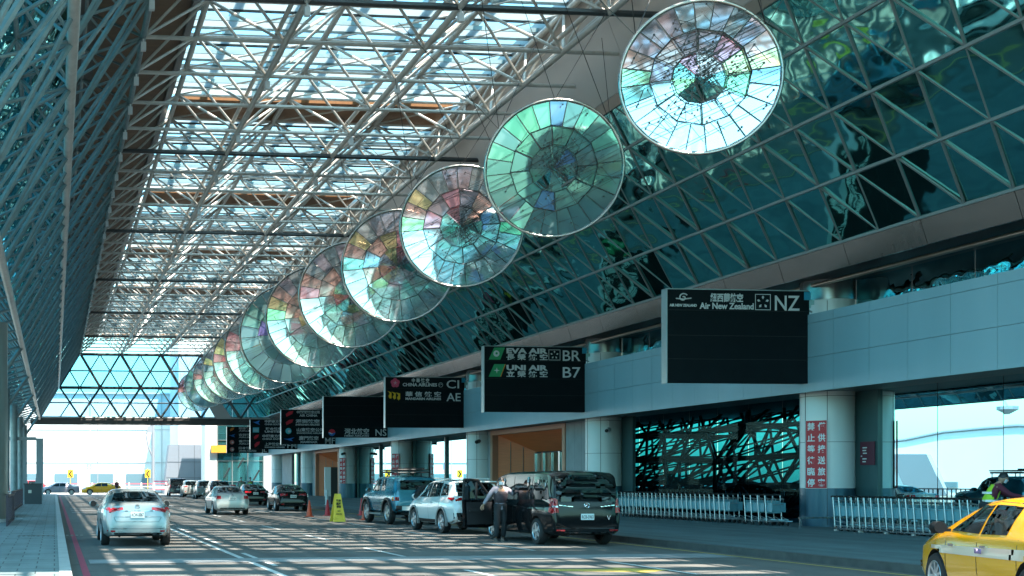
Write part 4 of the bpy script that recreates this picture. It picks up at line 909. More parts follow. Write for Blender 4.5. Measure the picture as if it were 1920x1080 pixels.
def wheel(t, x, y, r, wd, spokes=5, steelie=False):
    s = 1 if y > 0 else -1; M_ = Matrix.Rotation(R(-90)*s, 3, 'X'); w_ = wd
    W_ = MB().lathe([(r*.66,-w_/2),(r*.93,-w_/2),(r,-w_/2+.03),(r,w_/2-.03),(r*.93,w_/2),(r*.68,w_/2),(r*.66,w_/2-.02),(r*.66,-w_/2)], (0,0,0), 28, M_).build('wheel', rubber, t, 50, loc=(x,y-s*.0,r))
    rm = MB(); rm.lathe([(r*.69,w_/2-.005),(r*.66,w_/2+.004),(r*.60,w_/2-.012),(r*.58,w_/2-.06),(r*.58,-w_/2)], (0,0,0), 28, M_)
    for k in range(spokes):
        a = 2*math.pi*k/spokes; c, s_ = math.cos(a), math.sin(a); wd_ = r*.13 if spokes < 8 else r*.07
        P = []
        for rr, ww in ((.1,1.2),(.62,.8)):
            for q_ in (-1,1): P.append((rr*r*c-q_*wd_*ww*s_, rr*r*s_+q_*wd_*ww*c))
        P = [P[0],P[1],P[3],P[2]]; vs = [M_ @ Vector((a_,b_,h)) for h in (w_/2-.045, w_/2-.012) for a_, b_ in P]
        rm.raw(vs, [(3,2,1,0),(4,5,6,7),(0,1,5,4),(1,2,6,5),(2,3,7,6),(3,0,4,7)])
    rm.lathe([(0,w_/2-.0),(r*.14,w_/2-.008),(r*.16,w_/2-.04)], (0,0,0), 12, M_); rm.build('rim', alloy, W_, 40)
    MB().lathe([(0,w_/2-.08),(r*.6,w_/2-.08)], (0,0,0), 20, M_).build('brake_disc', undark, W_)
    return W_
def car(kind, label, cat, X, Y, head=0, pm=None, name='car', lights='sedan', plate=None, group=None, full=True, bumper=None, lit=None):
    """X,Y: centre on the ground; head: degrees the nose is turned to the left of +Y"""
    q = SPEC[kind]; t = thing(name, label, cat, (X,Y,0), R(90+head), group)
    lift = q.get('clear', 0)*0
    o, axl = body_mesh(kind, pm); o.parent = t
    bv = BVHTree.FromPolygons([v.co for v in o.data.vertices], [tuple(p.vertices) for p in o.data.polygons])
    W_, H_, x0, x1 = q['W'], q['H'], q['top'][0][0], q['top'][-1][0]
    for s, sd_ in ((1,'+y'),(-1,'-y')):
        for wq in q['win']: 
            d = decal(bv, wq, sd_, carglass, 'side_window', t, 10, 8)
        for dx in q['doors']: decal(bv, [(dx-.006,.34),(dx+.006,.34),(dx+.006,spl(q['belt'],dx)-.02),(dx-.006,spl(q['belt'],dx)-.02)], sd_, undark, 'door_gap', t, 1, 8, .003)
        for dx in q['doors'][1:]:
            hz = spl(q['belt'],dx)-.13; a_ = dx-.26
            MB().box((a_+.02, s*(W_/2*spl(q['plan'],a_)+.012), hz),(.17,.03,.03)).build('door_handle', pm if kind != 'van' else black, t)
        # mirror
        mx = q['doors'][-1]-.08; mz = spl(q['belt'], mx)+.06
        mb = MB(); mb.lathe([(0,-.075),(.07,-.07),(.1,-.02),(.1,.04),(.05,.085),(0,.09)], (mx, s*(W_/2+.115), mz+.03), 12); mb.box((mx, s*(W_/2+.02), mz-.0),(.06,.12,.04)); mb.build('mirror', pm if kind not in ('van',) else black, t, 50); MB().tube((mx-.105,s*(W_/2+.115),mz+.04),(mx-.1,s*(W_/2+.115),mz+.04),.08,12).build('mirror_glass', carglass, t) 
    a, b, c, d = q['rear']; decal(bv, [(-a,b),(a,b),(c,d),(-c,d)], '-x', carglass, 'rear_window', t, 12, 6)
    a, b, c, d = q['front']; decal(bv, [(-a,b),(a,b),(c,d),(-c,d)], '+x', carglass, 'windshield', t, 12, 6)
    for ax in axl:
        for s in (-1, 1): wheel(t, ax, s*(W_/2-.12), q['r'], .215, 5 if kind in ('suv','fj','van') else 9)
    hw = W_/2
    def rear(nm, qd, m, nx=8, ny=4, off=.012): return decal(bv, qd, '-x', m, nm, t, nx, ny, off)
    zb = spl(q['belt'], x0+.12)
    for s in (-1, 1):
        f = lambda P: [(s*a_, b_) for a_, b_ in P]
        if lights == 'sedan':
            rear('tail_light', f([(.36,.985),(.36,.925),(.80,.83),(.83,.965)]), redlens); rear('reflector', f([(.56,.41),(.56,.37),(.76,.37),(.76,.42)]), redlens, 4, 2)
            decal(bv, [(x0+.10,.90),(x0+.42,.95),(x0+.36,.98),(x0+.1,.985)], '+y' if s > 0 else '-y', redlens, 'tail_light_side', t, 6, 3, .008)
        elif lights == 'old':
            rear('tail_light', f([(.55,.93),(.55,.78),(.80,.78),(.82,.93)]), redlens); decal(bv, [(x0+.08,.80),(x0+.3,.80),(x0+.3,.92),(x0+.08,.92)], '+y' if s > 0 else '-y', redlens, 'tail_light_side', t, 4, 3, .008)
        elif lights == 'bar':
            rear('tail_light', f([(.30,.93),(.30,.86),(.80,.80),(.83,.95)]), redlens); rear('reflector', f([(.5,.40),(.5,.36),(.74,.36),(.74,.41)]), redlens, 4, 2)
        elif lights == 'suv':
            rear('tail_light', f([(.42,1.12),(.42,1.06),(.86,1.0),(.88,1.13)]), redlens); decal(bv, [(x0+.06,.99),(x0+.55,1.10),(x0+.5,1.13),(x0+.06,1.13)], '+y' if s > 0 else '-y', redlens, 'tail_light_side', t, 6, 3, .01)
            rear('reflector', f([(.56,.60),(.56,.56),(.72,.56),(.72,.61)]), redlens, 4, 2)
        elif lights == 'van':
            rear('tail_light', f([(.76,1.18),(.74,.84),(.87,.84),(.9,1.18)]), redlens, 3, 8, .014); decal(bv, [(x0+.04,.82),(x0+.22,.86),(x0+.16,1.2),(x0+.04,1.2)], '+y' if s > 0 else '-y', redlens, 'tail_light_side', t, 4, 6, .012)
            rear('light_stripe', f([(.77,1.02),(.75,.98),(.88,.98),(.89,1.02)]), clearlens, 2, 2, .02); rear('reflector', f([(.58,.42),(.58,.38),(.80,.38),(.80,.42)]), redlens, 4, 2, .016)
        elif lights == 'fj':
            rear('tail_light', f([(.72,1.04),(.72,.90),(.90,.90),(.91,1.04)]), redlens, 3, 4); decal(bv, [(x0+.05,.90),(x0+.25,.90),(x0+.25,1.03),(x0+.05,1.03)], '+y' if s > 0 else '-y', redlens if not lit else orangelens, 'tail_light_side', t, 3, 3, .012)
        # head lights
        zf = spl(q['top'], x1-.22); decal(bv, f([(.5,zf-.08),(.5,zf-.2),(hw*.88,zf-.17),(hw*.9,zf-.05)]), '+x', clearlens, 'headlight', t, 6, 4, .012)
        decal(bv, [(x1-.5,zf-.02),(x1-.08,zf-.2),(x1-.08,zf-.07),(x1-.45,zf+.02)], '+y' if s > 0 else '-y', clearlens, 'headlight_side', t, 6, 3, .01)
    zg = spl(q['top'], x1-.1); decal(bv, [(-.45,zg-.08),(.45,zg-.08),(.5,zg-.28),(-.5,zg-.28)], '+x', black, 'grille', t, 8, 4, .01)
    if bumper: rear('bumper_trim', [[(-hw*.86,.34),(hw*.86,.34),(hw*.9,bumper),(-hw*.9,bumper)]], black, 16, 5, .014)
    rear('lower_trim', [(-.62,.30),(.62,.30),(.58,.355),(-.58,.355)], undark, 10, 2, .01)
    pz = {'sedan':.80,'old':.80,'suv':.90,'fj':.62,'van':.74}[kind]; px = {'fj':.45}.get(kind, 0)
    hit = bv.ray_cast(Vector((-5,px,pz)), Vector((1,0,0)))
    if hit[0] is not None:
        xh = hit[0].x-.03; nrm = hit[1]
        p = MB().box((0,0,0),(.012,.34,.155)).build('license_plate', plate_m, t, loc=(xh,px,pz)); 
        if plate: 
            tx = text(plate, .115, 'plate_lettering', mat('plate_ink', (.02,.04,.05), .5), p, (-.009, .15, -.042), '-x', .001, .0015, width=.30)
        if kind in ('sedan','old','van','suv'):
            ez = {'sedan':1.0,'old':.93,'suv':1.05,'van':1.03}[kind]; h2 = bv.ray_cast(Vector((-5,0,ez)), Vector((1,0,0)))
            if h2[0] is not None:
                mb = MB(); Xe = h2[0].x-.01; rr = .065 if kind == 'van' else .045
                mb.path([(Xe, rr*(1.3 if kind != 'van' else 1)*math.cos(i*.5236), ez+rr*math.sin(i*.5236)) for i in range(13)], .009, 5)
                if kind == 'van':
                    for a_ in (90,210,330): mb.tube((Xe,0,ez),(Xe,rr*math.cos(R(a_)),ez+rr*math.sin(R(a_))),.009,5)
                else: mb.path([(Xe, rr*.5*math.cos(i*.785), ez+rr*.8*math.sin(i*.785)) for i in range(9)], .006, 4)
                mb.build('emblem', chrome, t)
    mb = MB(); mb.box((x0+.8,0,q['r']*.95),(1.2,W_*.62,.1)); mb.tube((x0+.1,.45,.27),(x0+.5,.45,.27),.035,8); mb.build('underside', undark, t)
    t['_bv'] = 0; del t['_bv']
    return t, bv, o
P_SIL = paint('silver', (.22,.26,.265), .35, .28); P_SIL2 = paint('old_silver', (.36,.36,.34), .4, .35); P_WHT = paint('white', (.60,.65,.65), .05, .25)
P_BLK = paint('black', (.006,.007,.008), 0, .08); P_BLU = paint('blue', (.012,.15,.22), .3, .25); P_YEL = paint('yellow', (.80,.35,.004), .0, .2); P_GRY = paint('mauve_grey', (.3,.28,.33), .4, .3); P_DK = paint('dark_blue', (.03,.04,.06), .4, .2)
def rearY(y, kind): return y-SPEC[kind]['top'][0][0]
t, bv, bo = car('sedan', 'silver sedan seen from behind, driving in the left lane', 'car', 2.06, rearY(30.45,'sedan'), 0, P_SIL, plate='RCW-5067', lights='sedan', name='sedan_car')
decal(bv, [(-.42,.885),(.42,.885),(.42,.90),(-.42,.90)], '-x', chrome, 'trunk_trim', t, 8, 1, .012)
decal(bv, [[(-.58,.74),(.58,.74),(.58,.752),(-.58,.752)],[(-.60,.74),(-.585,.74),(-.52,.62),(-.535,.62)],[(.585,.74),(.60,.74),(.535,.62),(.52,.62)],[(-.535,.62),(.535,.62),(.535,.632),(-.535,.632)]], '-x', mat('gap_grey', (.12,.15,.16), .5), 'trunk_gap', t, 10, 1, .006)
decal(bv, [[(-.72,.45),(.72,.45),(.72,.462),(-.72,.462)]], '-x', mat('gap_grey', (.12,.15,.16), .5), 'bumper_gap', t, 12, 1, .006)
t, bv, bo = car('old', 'older pale silver sedan driving away in the middle lane', 'car', 8.45, rearY(57.9,'old'), 0, P_SIL2, lights='old', name='sedan_car', plate='2317-QE')
t, bv, bo = car('sedan', 'black sedan stopped just behind the first orange cone', 'car', 12.85, rearY(64.9,'sedan'), -2, P_BLK, lights='bar', name='sedan_car', plate='BCR-8190')
t, bv, bo = car('sedan', 'black saloon parked one place ahead of the black sedan by the cones', 'car', 13.3, rearY(80,'sedan'), -2, P_BLK, lights='bar', name='sedan_car', plate='AXT-6620')
t, bv, bo = car('suv', 'dark grey off-road wagon fourth from the end of the kerb queue', 'car', 13.4, rearY(98,'suv'), -2, P_DK, lights='suv', name='suv_car')
t, bv, bo = car('suv', 'silver wagon with dark roof third from the end of the kerb queue', 'car', 13.5, rearY(108,'suv'), -2, P_SIL, lights='suv', name='suv_car')
t, bv, bo = car('suv', 'pale silver wagon next to last in the kerb queue', 'car', 13.4, rearY(118.5,'suv'), -2, P_SIL2, lights='suv', name='suv_car')
t, bv, bo = car('van', 'bluish minibus with amber lamp, farthest in the kerb queue', 'van', 12.9, rearY(127,'van'), -2, P_DK, lights='van', name='minivan')
# blue off-roader
t, bv, bo = car('fj', 'blue boxy off-roader with roof rack and spare wheel at the kerb', 'car', 13.35, rearY(44.4,'fj'), 2, P_BLU, lights='fj', name='offroad_car', lit=1, bumper=.72)
mb = MB(); 
for y in (-.62,.62): mb.tube((-1.7,y,1.98),(.3,y,1.98),.025,6)
for i in range(9): x = -1.7+i*.25; mb.tube((x,-.62,1.95),(x,.62,1.95),.018,5)
for x in (-1.6,-.7,.2):
    for y in (-.62,.62): mb.tube((x,y,1.78),(x,y,2.0),.02,5)
mb.path([(-1.7,-.62,2.05),(-1.7,.62,2.05),(.35,.62,2.05),(.35,-.62,2.05),(-1.7,-.62,2.05)], .025, 6); mb.box((-1.45,.0,2.08),(.5,.8,.1)); mb.build('roof_rack', black, t)
sw2 = wheel(t, -2.36, -.28, .41, .24, 6); sw2.rotation_euler = (0,0,R(90)); sw2.name = 'spare_wheel'; sw2.location = (-2.30,-.25,1.08)
for ax in (-1.345,1.345):
    for s in (-1,1):
        mb = MB()
        for i in range(12):
            a, b = R(15*i), R(15*(i+1)); r0, r1 = .50, .58
            mb.raw([(ax+r_*math.cos(t_), s*y_, .43+r_*math.sin(t_)) for y_ in (.93,1.0) for r_, t_ in ((r0,a),(r1,a),(r1,b),(r0,b))], [(0,1,2,3),(7,6,5,4),(0,4,5,1),(1,5,6,2),(2,6,7,3),(3,7,4,0)])
        mb.build('fender_flare', black, t, 40)
for s in (-1,1): MB().box((0,s*.94,.38),(1.5,.14,.06)).build('side_step', mat('grey_plastic', (.2,.21,.21), .5), t)
# white suv
t, bv, bo = car('suv', 'white sport utility car parked behind the black van', 'car', 12.93, rearY(36.5,'suv'), 1.5, P_WHT, lights='suv', name='suv_car', bumper=.66)
for ax in (-1.345,1.345):
    for s in (-1,1):
        mb = MB()
        for i in range(14):
            a, b = R(-14+14.9*i), R(-14+14.9*(i+1)); r0, r1 = .425, .485
            mb.raw([(ax+r_*math.cos(t_), s*y_, .36+r_*math.sin(t_)) for y_ in (.86,.935) for r_, t_ in ((r0,a),(r1,a),(r1,b),(r0,b))], [(0,1,2,3),(7,6,5,4),(0,4,5,1),(1,5,6,2),(2,6,7,3),(3,7,4,0)])
        mb.build('wheel_arch_trim', mat('grey_plastic', (.2,.21,.21), .5), t, 40)
for s, sd_ in ((1,'+y'),(-1,'-y')): decal(bv, [(-.85,.32),(.85,.32),(.85,.42),(-.85,.42)], sd_, black, 'sill_trim', t, 10, 2, .012)
for s in (-1,1): mb = MB(); mb.tube((-1.5,s*.6,1.70),(.2,s*.6,1.72),.02,6); mb.build('roof_rail', steel, t)
MB().prism([(-.62,-1.98),(.62,-1.98),(.6,-1.6),(-.6,-1.6)], 1.60, 1.645, 'z').raw([],[]).build('x', P_WHT, t) if False else None
mb = MB(); mb.span((-2.12,-.6,1.60),(-1.75,.6,1.635)); mb.build('roof_spoiler', P_WHT, t)
# black van with its front left door open
t, bv, bo = car('van', 'black van parked at the kerb with its front left door open', 'van', 13.3, rearY(29.6,'van'), 0, P_BLK, lights='van', name='minivan', plate='RCB-5963')
decal(bv, [(-.36,1.0),(-.72,1.04),(-.72,1.022),(-.36,.985)], '-x', chrome, 'rear_trim', t, 4, 1, .012); decal(bv, [(.36,1.0),(.72,1.04),(.72,1.022),(.36,.985)], '-x', chrome, 'rear_trim', t, 4, 1, .012)
decal(bv, [[(-.84,1.115),(.84,1.115),(.84,1.105),(-.84,1.105)],[(-.86,.46),(.86,.46),(.86,.448),(-.86,.448)]], '-x', mat('gap_van', (.05,.055,.06), .4), 'tailgate_gap', t, 12, 1, .006)
text('V', .16, 'emblem', chrome, t, (-2.6, -.5, .66), '-x', .003, .002)
# dark cabin opening where the door was
decal(bv, [(.42,.40),(1.5,.40),(1.5,1.10),(.42,1.10)], '+y', undark, 'door_opening', t, 8, 6, .009)
wind = MB(); wind.box((.9,.78,.75),(.5,.12,.7)); wind.box((.7,.72,1.2),(.16,.5,.6)); wind.build('front_seat', mat('seat_black', (.02,.02,.022), .7), t)
dr = thing('d', 'x', 'x'); COL.objects  # placeholder root turned into a part below
bpy.data.objects.remove(dr)
hinge = Vector((1.5,.955,0)); ang = R(118)   # door leaf swings out from its front edge
Md = Matrix.Translation(hinge) @ Matrix.Rotation(-ang*.56, 4, 'Z')
def dloc(mb): mb.v = [tuple(Md @ Vector(p)) for p in mb.v]; return mb
outer = [(0,.38),(-.28,.32),(-1.08,.34),(-1.12,1.08),(-1.08,1.68),(-.55,1.66),(-.1,1.25),(0,1.1)]
holeq = [(-.18,1.18),(-1.0,1.16),(-1.0,1.58),(-.6,1.57)]
leaf = MB(); leaf.prism([(0,.38),(-.28,.32),(-1.08,.34),(-1.12,1.12),(0,1.12)], -.05, .04, 'y'); D0 = dloc(leaf).build('front_door', P_BLK, t, 30)
fr = MB()
for a, b in (((-.02,1.1),(-.56,1.66)),((-.56,1.66),(-1.08,1.68)),((-1.08,1.68),(-1.11,1.1)),((-.62,1.6),(-.62,1.1))): fr.tube((a[0],-.0,a[1]),(b[0],-.0,b[1]),.035,6)
dloc(fr).build('door_frame', black, D0, 40)
gp = MB(); gp.raw([(p[0],.0,p[1]) for p in ((-.05,1.12),(-1.08,1.12),(-1.06,1.66),(-.57,1.64))], [(0,1,2,3)]); dloc(gp).build('door_glass', glassmix('door_glass_clear', (.25,.35,.38), (.7,.8,.85), .15), D0, fix=False)
il = MB(); il.prism([(-.08,.42),(-1.0,.42),(-1.04,1.05),(-.08,1.05)], -.075, -.052, 'y'); il.span((-.95,-.11,.78),(-.25,-.07,.86)); dloc(il).build('door_lining', mat('lining', (.03,.03,.033), .6), D0)
mb = MB(); mb.lathe([(0,-.11),(.09,-.1),(.12,-.02),(.12,.08),(.06,.12),(0,.13)], (-.06,.16,1.14), 12); dloc(mb).build('door_mirror', black, D0, 50)
# yellow taxi turning in at lower right
hx = 17; hd = Vector((math.sin(R(hx)), math.cos(R(hx))))
ctr = Vector((12.59,14.34))
t, bv, bo = car('sedan', 'yellow taxi with a white waist stripe, front left side at the lower right corner', 'taxi', ctr.x, ctr.y, -hx, P_YEL, lights='bar', name='taxi', plate='TDK-2085')
decal(bv, [[(-1.9,.70),(1.5,.66),(1.5,.76),(-1.9,.84)]], '+y', mat('stripe_white', (.62,.5,.38), .3, coat=.6), 'waist_stripe', t, 30, 2, .008)
text('TAXI', .09, 'taxi_lettering', mat('stripe_ink', (.3,.2,.4), .5), t, (0,0,0)).location = (.0,.92,.72)
k_ = [c for c in kids(t) if c.name.startswith('taxi_lettering')][0]; k_.rotation_euler = (0,0,R(180))
for c in kids(t):
    if c.name.startswith('door_handle'): c.data.materials[0] = chrome
for c in kids(t):
    if c.name.startswith('mirror'): c.data.materials[0] = mat('mirror_black', (.006,.007,.008), .6, spec=.2)
decal(bv, [(2.02,.40),(2.29,.40),(2.29,.50),(2.02,.50)], '+y', chrome, 'bumper_chrome', t, 6, 2, .02)
# crossing cars
c1x, c2x = atY(112,143.2), atY(190,143.0)
car('sedan', 'mauve grey sedan crossing to the left at the far end of the road', 'car', c1x, 143.2, 90, P_GRY, lights='sedan', name='sedan_car')
car('sedan', 'yellow taxi crossing at the far end of the road', 'taxi', c2x, 143.0, 90, P_YEL, lights='sedan', name='taxi')
car('suv', 'small red car half hidden behind the pale guard wall', 'car', -3.2, 147.2, 90, paint('red', (.5,.03,.04)), name='suv_car', lights='suv')

# ================================================================ CARTS
def make_cart(group):
    t = thing('luggage_cart', 'x', 'luggage cart', (0,0,0), 0, group)
    al = mat('cart_alloy', (.36,.41,.42), .32, .8); pn = mat('cart_panel', (.16,.38,.44), .4, .1)
    for s in (-1,1):   # x = length direction of a cart (push direction), y = width
        mb = MB(); mb.path([(-.02,s*.27,.10),(-.06,s*.27,.55),(-.12,s*.27,1.0)], .018, 7); mb.build('upright', al, t, 50)
    mb = MB(); mb.tube((-.14,-.31,1.02),(-.14,.31,1.02),.03,8); mb.build('handle', black, t, 50)
    mb = MB(); mb.path([(-.02,.27,.14),(.8,.12,.16),(.8,-.12,.16),(-.02,-.27,.14)], .02, 6); mb.tube((.25,-.22,.15),(.25,.22,.15),.015,5); mb.tube((.5,-.17,.155),(.5,.17,.155),.015,5); mb.path([(-.03,-.25,.3),(.5,-.17,.2),(.5,.17,.2),(-.03,.25,.3)], .012, 5); mb.build('platform_frame', al, t, 50)
    mb = MB(); mb.path([(-.1,.26,.92),(.18,.22,.88),(.18,-.22,.88),(-.1,-.26,.92)], .012, 5); mb.path([(-.08,.26,.72),(.14,.22,.70),(.14,-.22,.70),(-.08,-.26,.72)], .012, 5)
    for y in (-.2,-.07,.07,.2): mb.tube((.18,y,.88),(.14,y,.70),.008,4)
    mb.build('basket', al, t); mb = MB(); mb.box((-.05,0,.62),(.02,.5,.42)); mb.build('ad_panel', pn, t)
    for s in (-1,1): MB().box((.10,s*.235,.60),(.30,.012,.30)).build('side_panel', pn, t)
    for x, y in ((.02,.27),(.02,-.27),(.74,0)):
        W_ = MB().lathe([(0,-.02),(.06,-.02),(.075,-.008),(.075,.008),(.06,.02),(0,.02)], (x,y,.075), 12, Matrix.Rotation(R(90),3,'X')).build('castor', rubber, t, 50); MB().box((x,y,.13),(.03,.06,.06)).build('fork', steel, W_)
    return t
def cart_row(y_from, y_to, n, xr, label_all, label_end, group, rz=R(90)):
    first = make_cart(group)
    for i in range(n):
        c = first if i == 0 else copy_tree(first)
        y = y_from+(y_to-y_from)*i/(n-1); c.location = (xr+rnd.uniform(-.015,.015), y, .15); c.rotation_euler = (0,0,rz+rnd.uniform(-.02,.02)); c['label'] = label_all
        if i == n-1: c['label'] = label_end
        if i == 0: c['label'] = label_end.replace('last', 'first')
yL = lambda u, X=23.9: X/math.tan(math.atan((u-332)/FPX)+TH)
cart_row(yL(1172), yL(1374), 26, 23.9, 'luggage cart nested in the long row left of the nearest column', 'last luggage cart at the right end of the long row left of the nearest column', 'luggage carts nested in the long row', R(-90))
cart_row(yL(1412), yL(1452), 4, 23.9, 'luggage cart in the short group just left of the nearest column', 'last luggage cart of the short group, standing beside the nearest column', 'luggage carts in the short group', R(-90))
cart_row(yL(1588,23.6), yL(1845,23.6), 20, 23.5, 'luggage cart nested in the row right of the nearest column', 'last luggage cart right of the nearest column, half behind the yellow taxi', 'luggage carts nested in the right row', R(-90))
for y0_, y1_, lab in ((yL(1850,23.5),yL(1586,23.5),'low steel rail under the luggage carts right of the nearest column'),):
    t = thing('cart_rail', lab, 'rail', (23.2,y0_,.15)); MB().span((-.03,0,.05),(.03,y1_-y0_,.1)).build('rail', chrome, t)
    for i in range(6): MB().span((-.05,i*(y1_-y0_)/5-.05,0),(.05,i*(y1_-y0_)/5+.05,.05)).build('foot', steel, t)

# ================================================================ CONES
def cone(X, Y, lab, m='o', h=.75, tilt=0):
    t = thing('traffic_cone', lab, 'traffic cone', (X,Y,0), 0, 'orange traffic cones on the road')
    cm = mat('cone_orange', (.72,.09,.03), .45); cr = mat('cone_red', (.55,.02,.03), .45)
    MB().prism(rrect(-.19,.19,-.19,.19,.05), 0, .035, 'z').build('base', cm if m == 'o' else cr, t)
    MB().lathe([(.14,.035),(.03,h),(0,h)], n=18).build('cone_body', cm if m == 'o' else cr, t, 40)
    MB().lathe([(.144-.11*.55,h*.5),(.144-.11*.82,h*.74)], n=18).build('reflective_band', white_p, t, 40)
cx = at(580, 969); cone(cx[0], cx[1], 'orange cone with white band beside the black sedan'); cx = at(614, 967); cone(cx[0], cx[1], 'red cone with white band between the first cone and the yellow warning stand', 'r')
cx = at(684, 975); cone(cx[0], cx[1], 'plain bright orange cone nearest the blue off-roader', h=.82); cx = at(678, 966); cone(cx[0], cx[1], 'orange cone partly hidden behind the one by the blue off-roader', 'r', h=.82)
cx = at(633, 978); t = thing('warning_stand', 'tall yellow folding warning stand between the orange cones', 'warning sign', (cx[0],cx[1],0), R(4))
ym = mat('stand_yellow', (.95,.68,.07), .45); P = MB()
for s in (-1,1): P.raw([(x,y,z) for y_ in (0,.03) for x, y, z in ((-.26,s*(.22+y_),0),(.26,s*(.22+y_),0),(.12,s*(.02+y_*.4),1.12),(-.12,s*(.02+y_*.4),1.12))], [(0,1,2,3),(7,6,5,4),(0,4,5,1),(1,5,6,2),(2,6,7,3),(3,7,4,0)])
P = P.build('panel', ym, t)
for i, s_ in enumerate(('暫停','臨時','停車')):
    z = .80-i*.12; tx = text(s_, .11, 'stand_lettering', black, P, (0,-.25+(z/1.12)*.2-.012,z), '-y', .002, .003, align='CENTER', width=.19)
for i, s_ in enumerate(('NO','PARKING')):
    z = .40-i*.12; tx = text(s_, .09, 'stand_lettering', black, P, (0,-.25+(z/1.12)*.2-.012,z), '-y', .002, .001, align='CENTER', width=.12+.1*i)
# ================================================================ MOTORBIKE AND PEOPLE
def skinned(name, pts, edges, radii, m, parent, root=0, sub=1):
    me = bpy.data.meshes.new(name); me.from_pydata(pts, edges, []); o = bpy.data.objects.new(name, me); COL.objects.link(o)
    md = o.modifiers.new('s', 'SKIN'); md.use_smooth_shade = True
    lay = me.skin_vertices[0].data if me.skin_vertices else None
    if lay is None:
        bpy.context.view_layer.update(); lay = me.skin_vertices[0].data
    for i, r_ in enumerate(radii): lay[i].radius = (r_, r_) if not isinstance(r_, tuple) else r_; lay[i].use_root = (i == root)
    sb = o.modifiers.new('u', 'SUBSURF'); sb.levels = sub; sb.render_levels = sub
    dg = bpy.context.evaluated_depsgraph_get(); m2 = bpy.data.meshes.new_from_object(o.evaluated_get(dg)); o.modifiers.clear(); o.data = m2
    m2.materials.clear(); m2.materials.append(m); m2.polygons.foreach_set('use_smooth', [True]*len(m2.polygons)); o.parent = parent; return o
def V3(*a): return Vector(a)
skinm = mat('skin', (.42,.24,.16), .55); hairm = mat('hair', (.012,.010,.010), .5); maskm = mat('face_mask', (.6,.68,.72), .7)
def person(label, X, Y, Z, rz, J, top, legs, shoes=black, vest=None, scale=1, hat=None, vlabel=None):
    """J: joints in local space; the figure faces local -y"""
    t = thing('person', label, 'person', (X,Y,Z), rz); t.scale = (scale,)*3
    g = lambda k: Vector(J[k])
    pel, chest, neck, head = g('pelvis'), g('chest'), g('neck'), g('head')
    names_ = ['pelvis','waist','chest','neck']; pts = [pel, (pel+chest)/2, chest, neck, neck+(head-neck)*.45]; rad = [(.15,.11),(.13,.10),(.16,.11),.058,.055]; E = [(0,1),(1,2),(2,3),(3,4)]
    for s in ('l','r'):
        b = len(pts); pts += [g('sh'+s), g('el'+s), g('wr'+s)]; rad += [.062,.045,.03]; E += [(2,b),(b,b+1),(b+1,b+2)]
        b = len(pts); pts += [g('hip'+s), g('kn'+s), g('an'+s)]; rad += [.092,.06,.04]; E += [(0,b),(b,b+1),(b+1,b+2)]
    body = skinned('body', pts, E, rad, skinm, t)
    # head and hands joined into the body's mesh
    mb = MB(); fwd = (Vector(J.get('face', (0,-1,0)))).normalized(); up = Vector((0,0,1)); sd_ = fwd.cross(up).normalized(); up = sd_.cross(fwd)
    Mh = Matrix((sd_, -fwd, up)).transposed(); nu, nv = 16, 12; vs = []
    for j in range(nv+1):
        ph = math.pi*j/nv
        for i in range(nu):
            th = 2*math.pi*i/nu; x, y, z = math.sin(ph)*math.cos(th), math.sin(ph)*math.sin(th), math.cos(ph)
            k = 1-.22*max(0,-z)**1.5; X_, Y_, Z_ = x*.075*k, y*.092*k, z*.115
            if y < -.5 and -.1 < z < .22: Y_ += .008*(1 if abs(x) > .25 and z > .05 else -1)
            vs.append(Mh @ Vector((X_, Y_, Z_))+head)
    fs = [(j*nu+i, j*nu+(i+1) % nu, (j+1)*nu+(i+1) % nu, (j+1)*nu+i) for j in range(nv) for i in range(nu)]; mb.raw(vs, fs)
    hp = lambda x, y, z: Mh @ Vector((x,y,z))+head
    mb.tube(hp(0,-.088,.025), hp(0,-.112,-.02), .008, 6, .014)
    for s in (-1,1): mb.tube(hp(s*.07,.0,-.01), hp(s*.084,.01,.0), .026, 8, .018)
    for s in ('l','r'):
        wr = g('wr'+s); d = (wr-g('el'+s)).normalized(); sv = d.cross(Vector((0,1,.3))).normalized(); nv_ = d.cross(sv).normalized()
        pc = wr+d*.05; Mp = Matrix((sv, nv_, d)).transposed(); mb.box(pc, (.075,.028,.10), M=Mp)
        for f, ln in ((-.03,.062),(-.01,.075),(.01,.07),(.029,.055)):
            a = wr+d*.095+sv*f; b = a+d*ln*.5+nv_*.012; c = b+d*ln*.35+nv_*.03; mb.tube(a,b,.009,6,.008); mb.tube(b,c,.008,6,.006)
        a = wr+d*.03+sv*.035; b = a+d*.035+sv*.028+nv_*.01; c = b+d*.03+sv*.004+nv_*.015; mb.tube(a,b,.011,6,.009); mb.tube(b,c,.009,6,.007)
    hd_ = mb.build('tmp', skinm, None, 60); bm = bmesh.new(); bm.from_mesh(body.data); bm.from_mesh(hd_.data); bm.to_mesh(body.data); bm.free(); bpy.data.objects.remove(hd_)
    mb = MB()
    for s in (-1,1): mb.lathe([(0,-.006),(.011,0),(0,.006)], hp(s*.03,-.086,.022), 8)
    mb.build('eyes', black, body)
    mb = MB(); vs = []
    for j in range(6):
        for i in range(9):
            th = R(200+140*i/8); z = -.085+.085*j/5; r_ = 1.0-.12*max(0,-z/.115)**1.2; vs.append(hp(math.cos(th)*.084*r_, math.sin(th)*.108*r_, z))
    mb.raw(vs, [(j*9+i, j*9+i+1, (j+1)*9+i+1, (j+1)*9+i) for j in range(5) for i in range(8)]); mb.build('mask', maskm, t, 60)
    mb = MB(); vs = []; n_ = 18
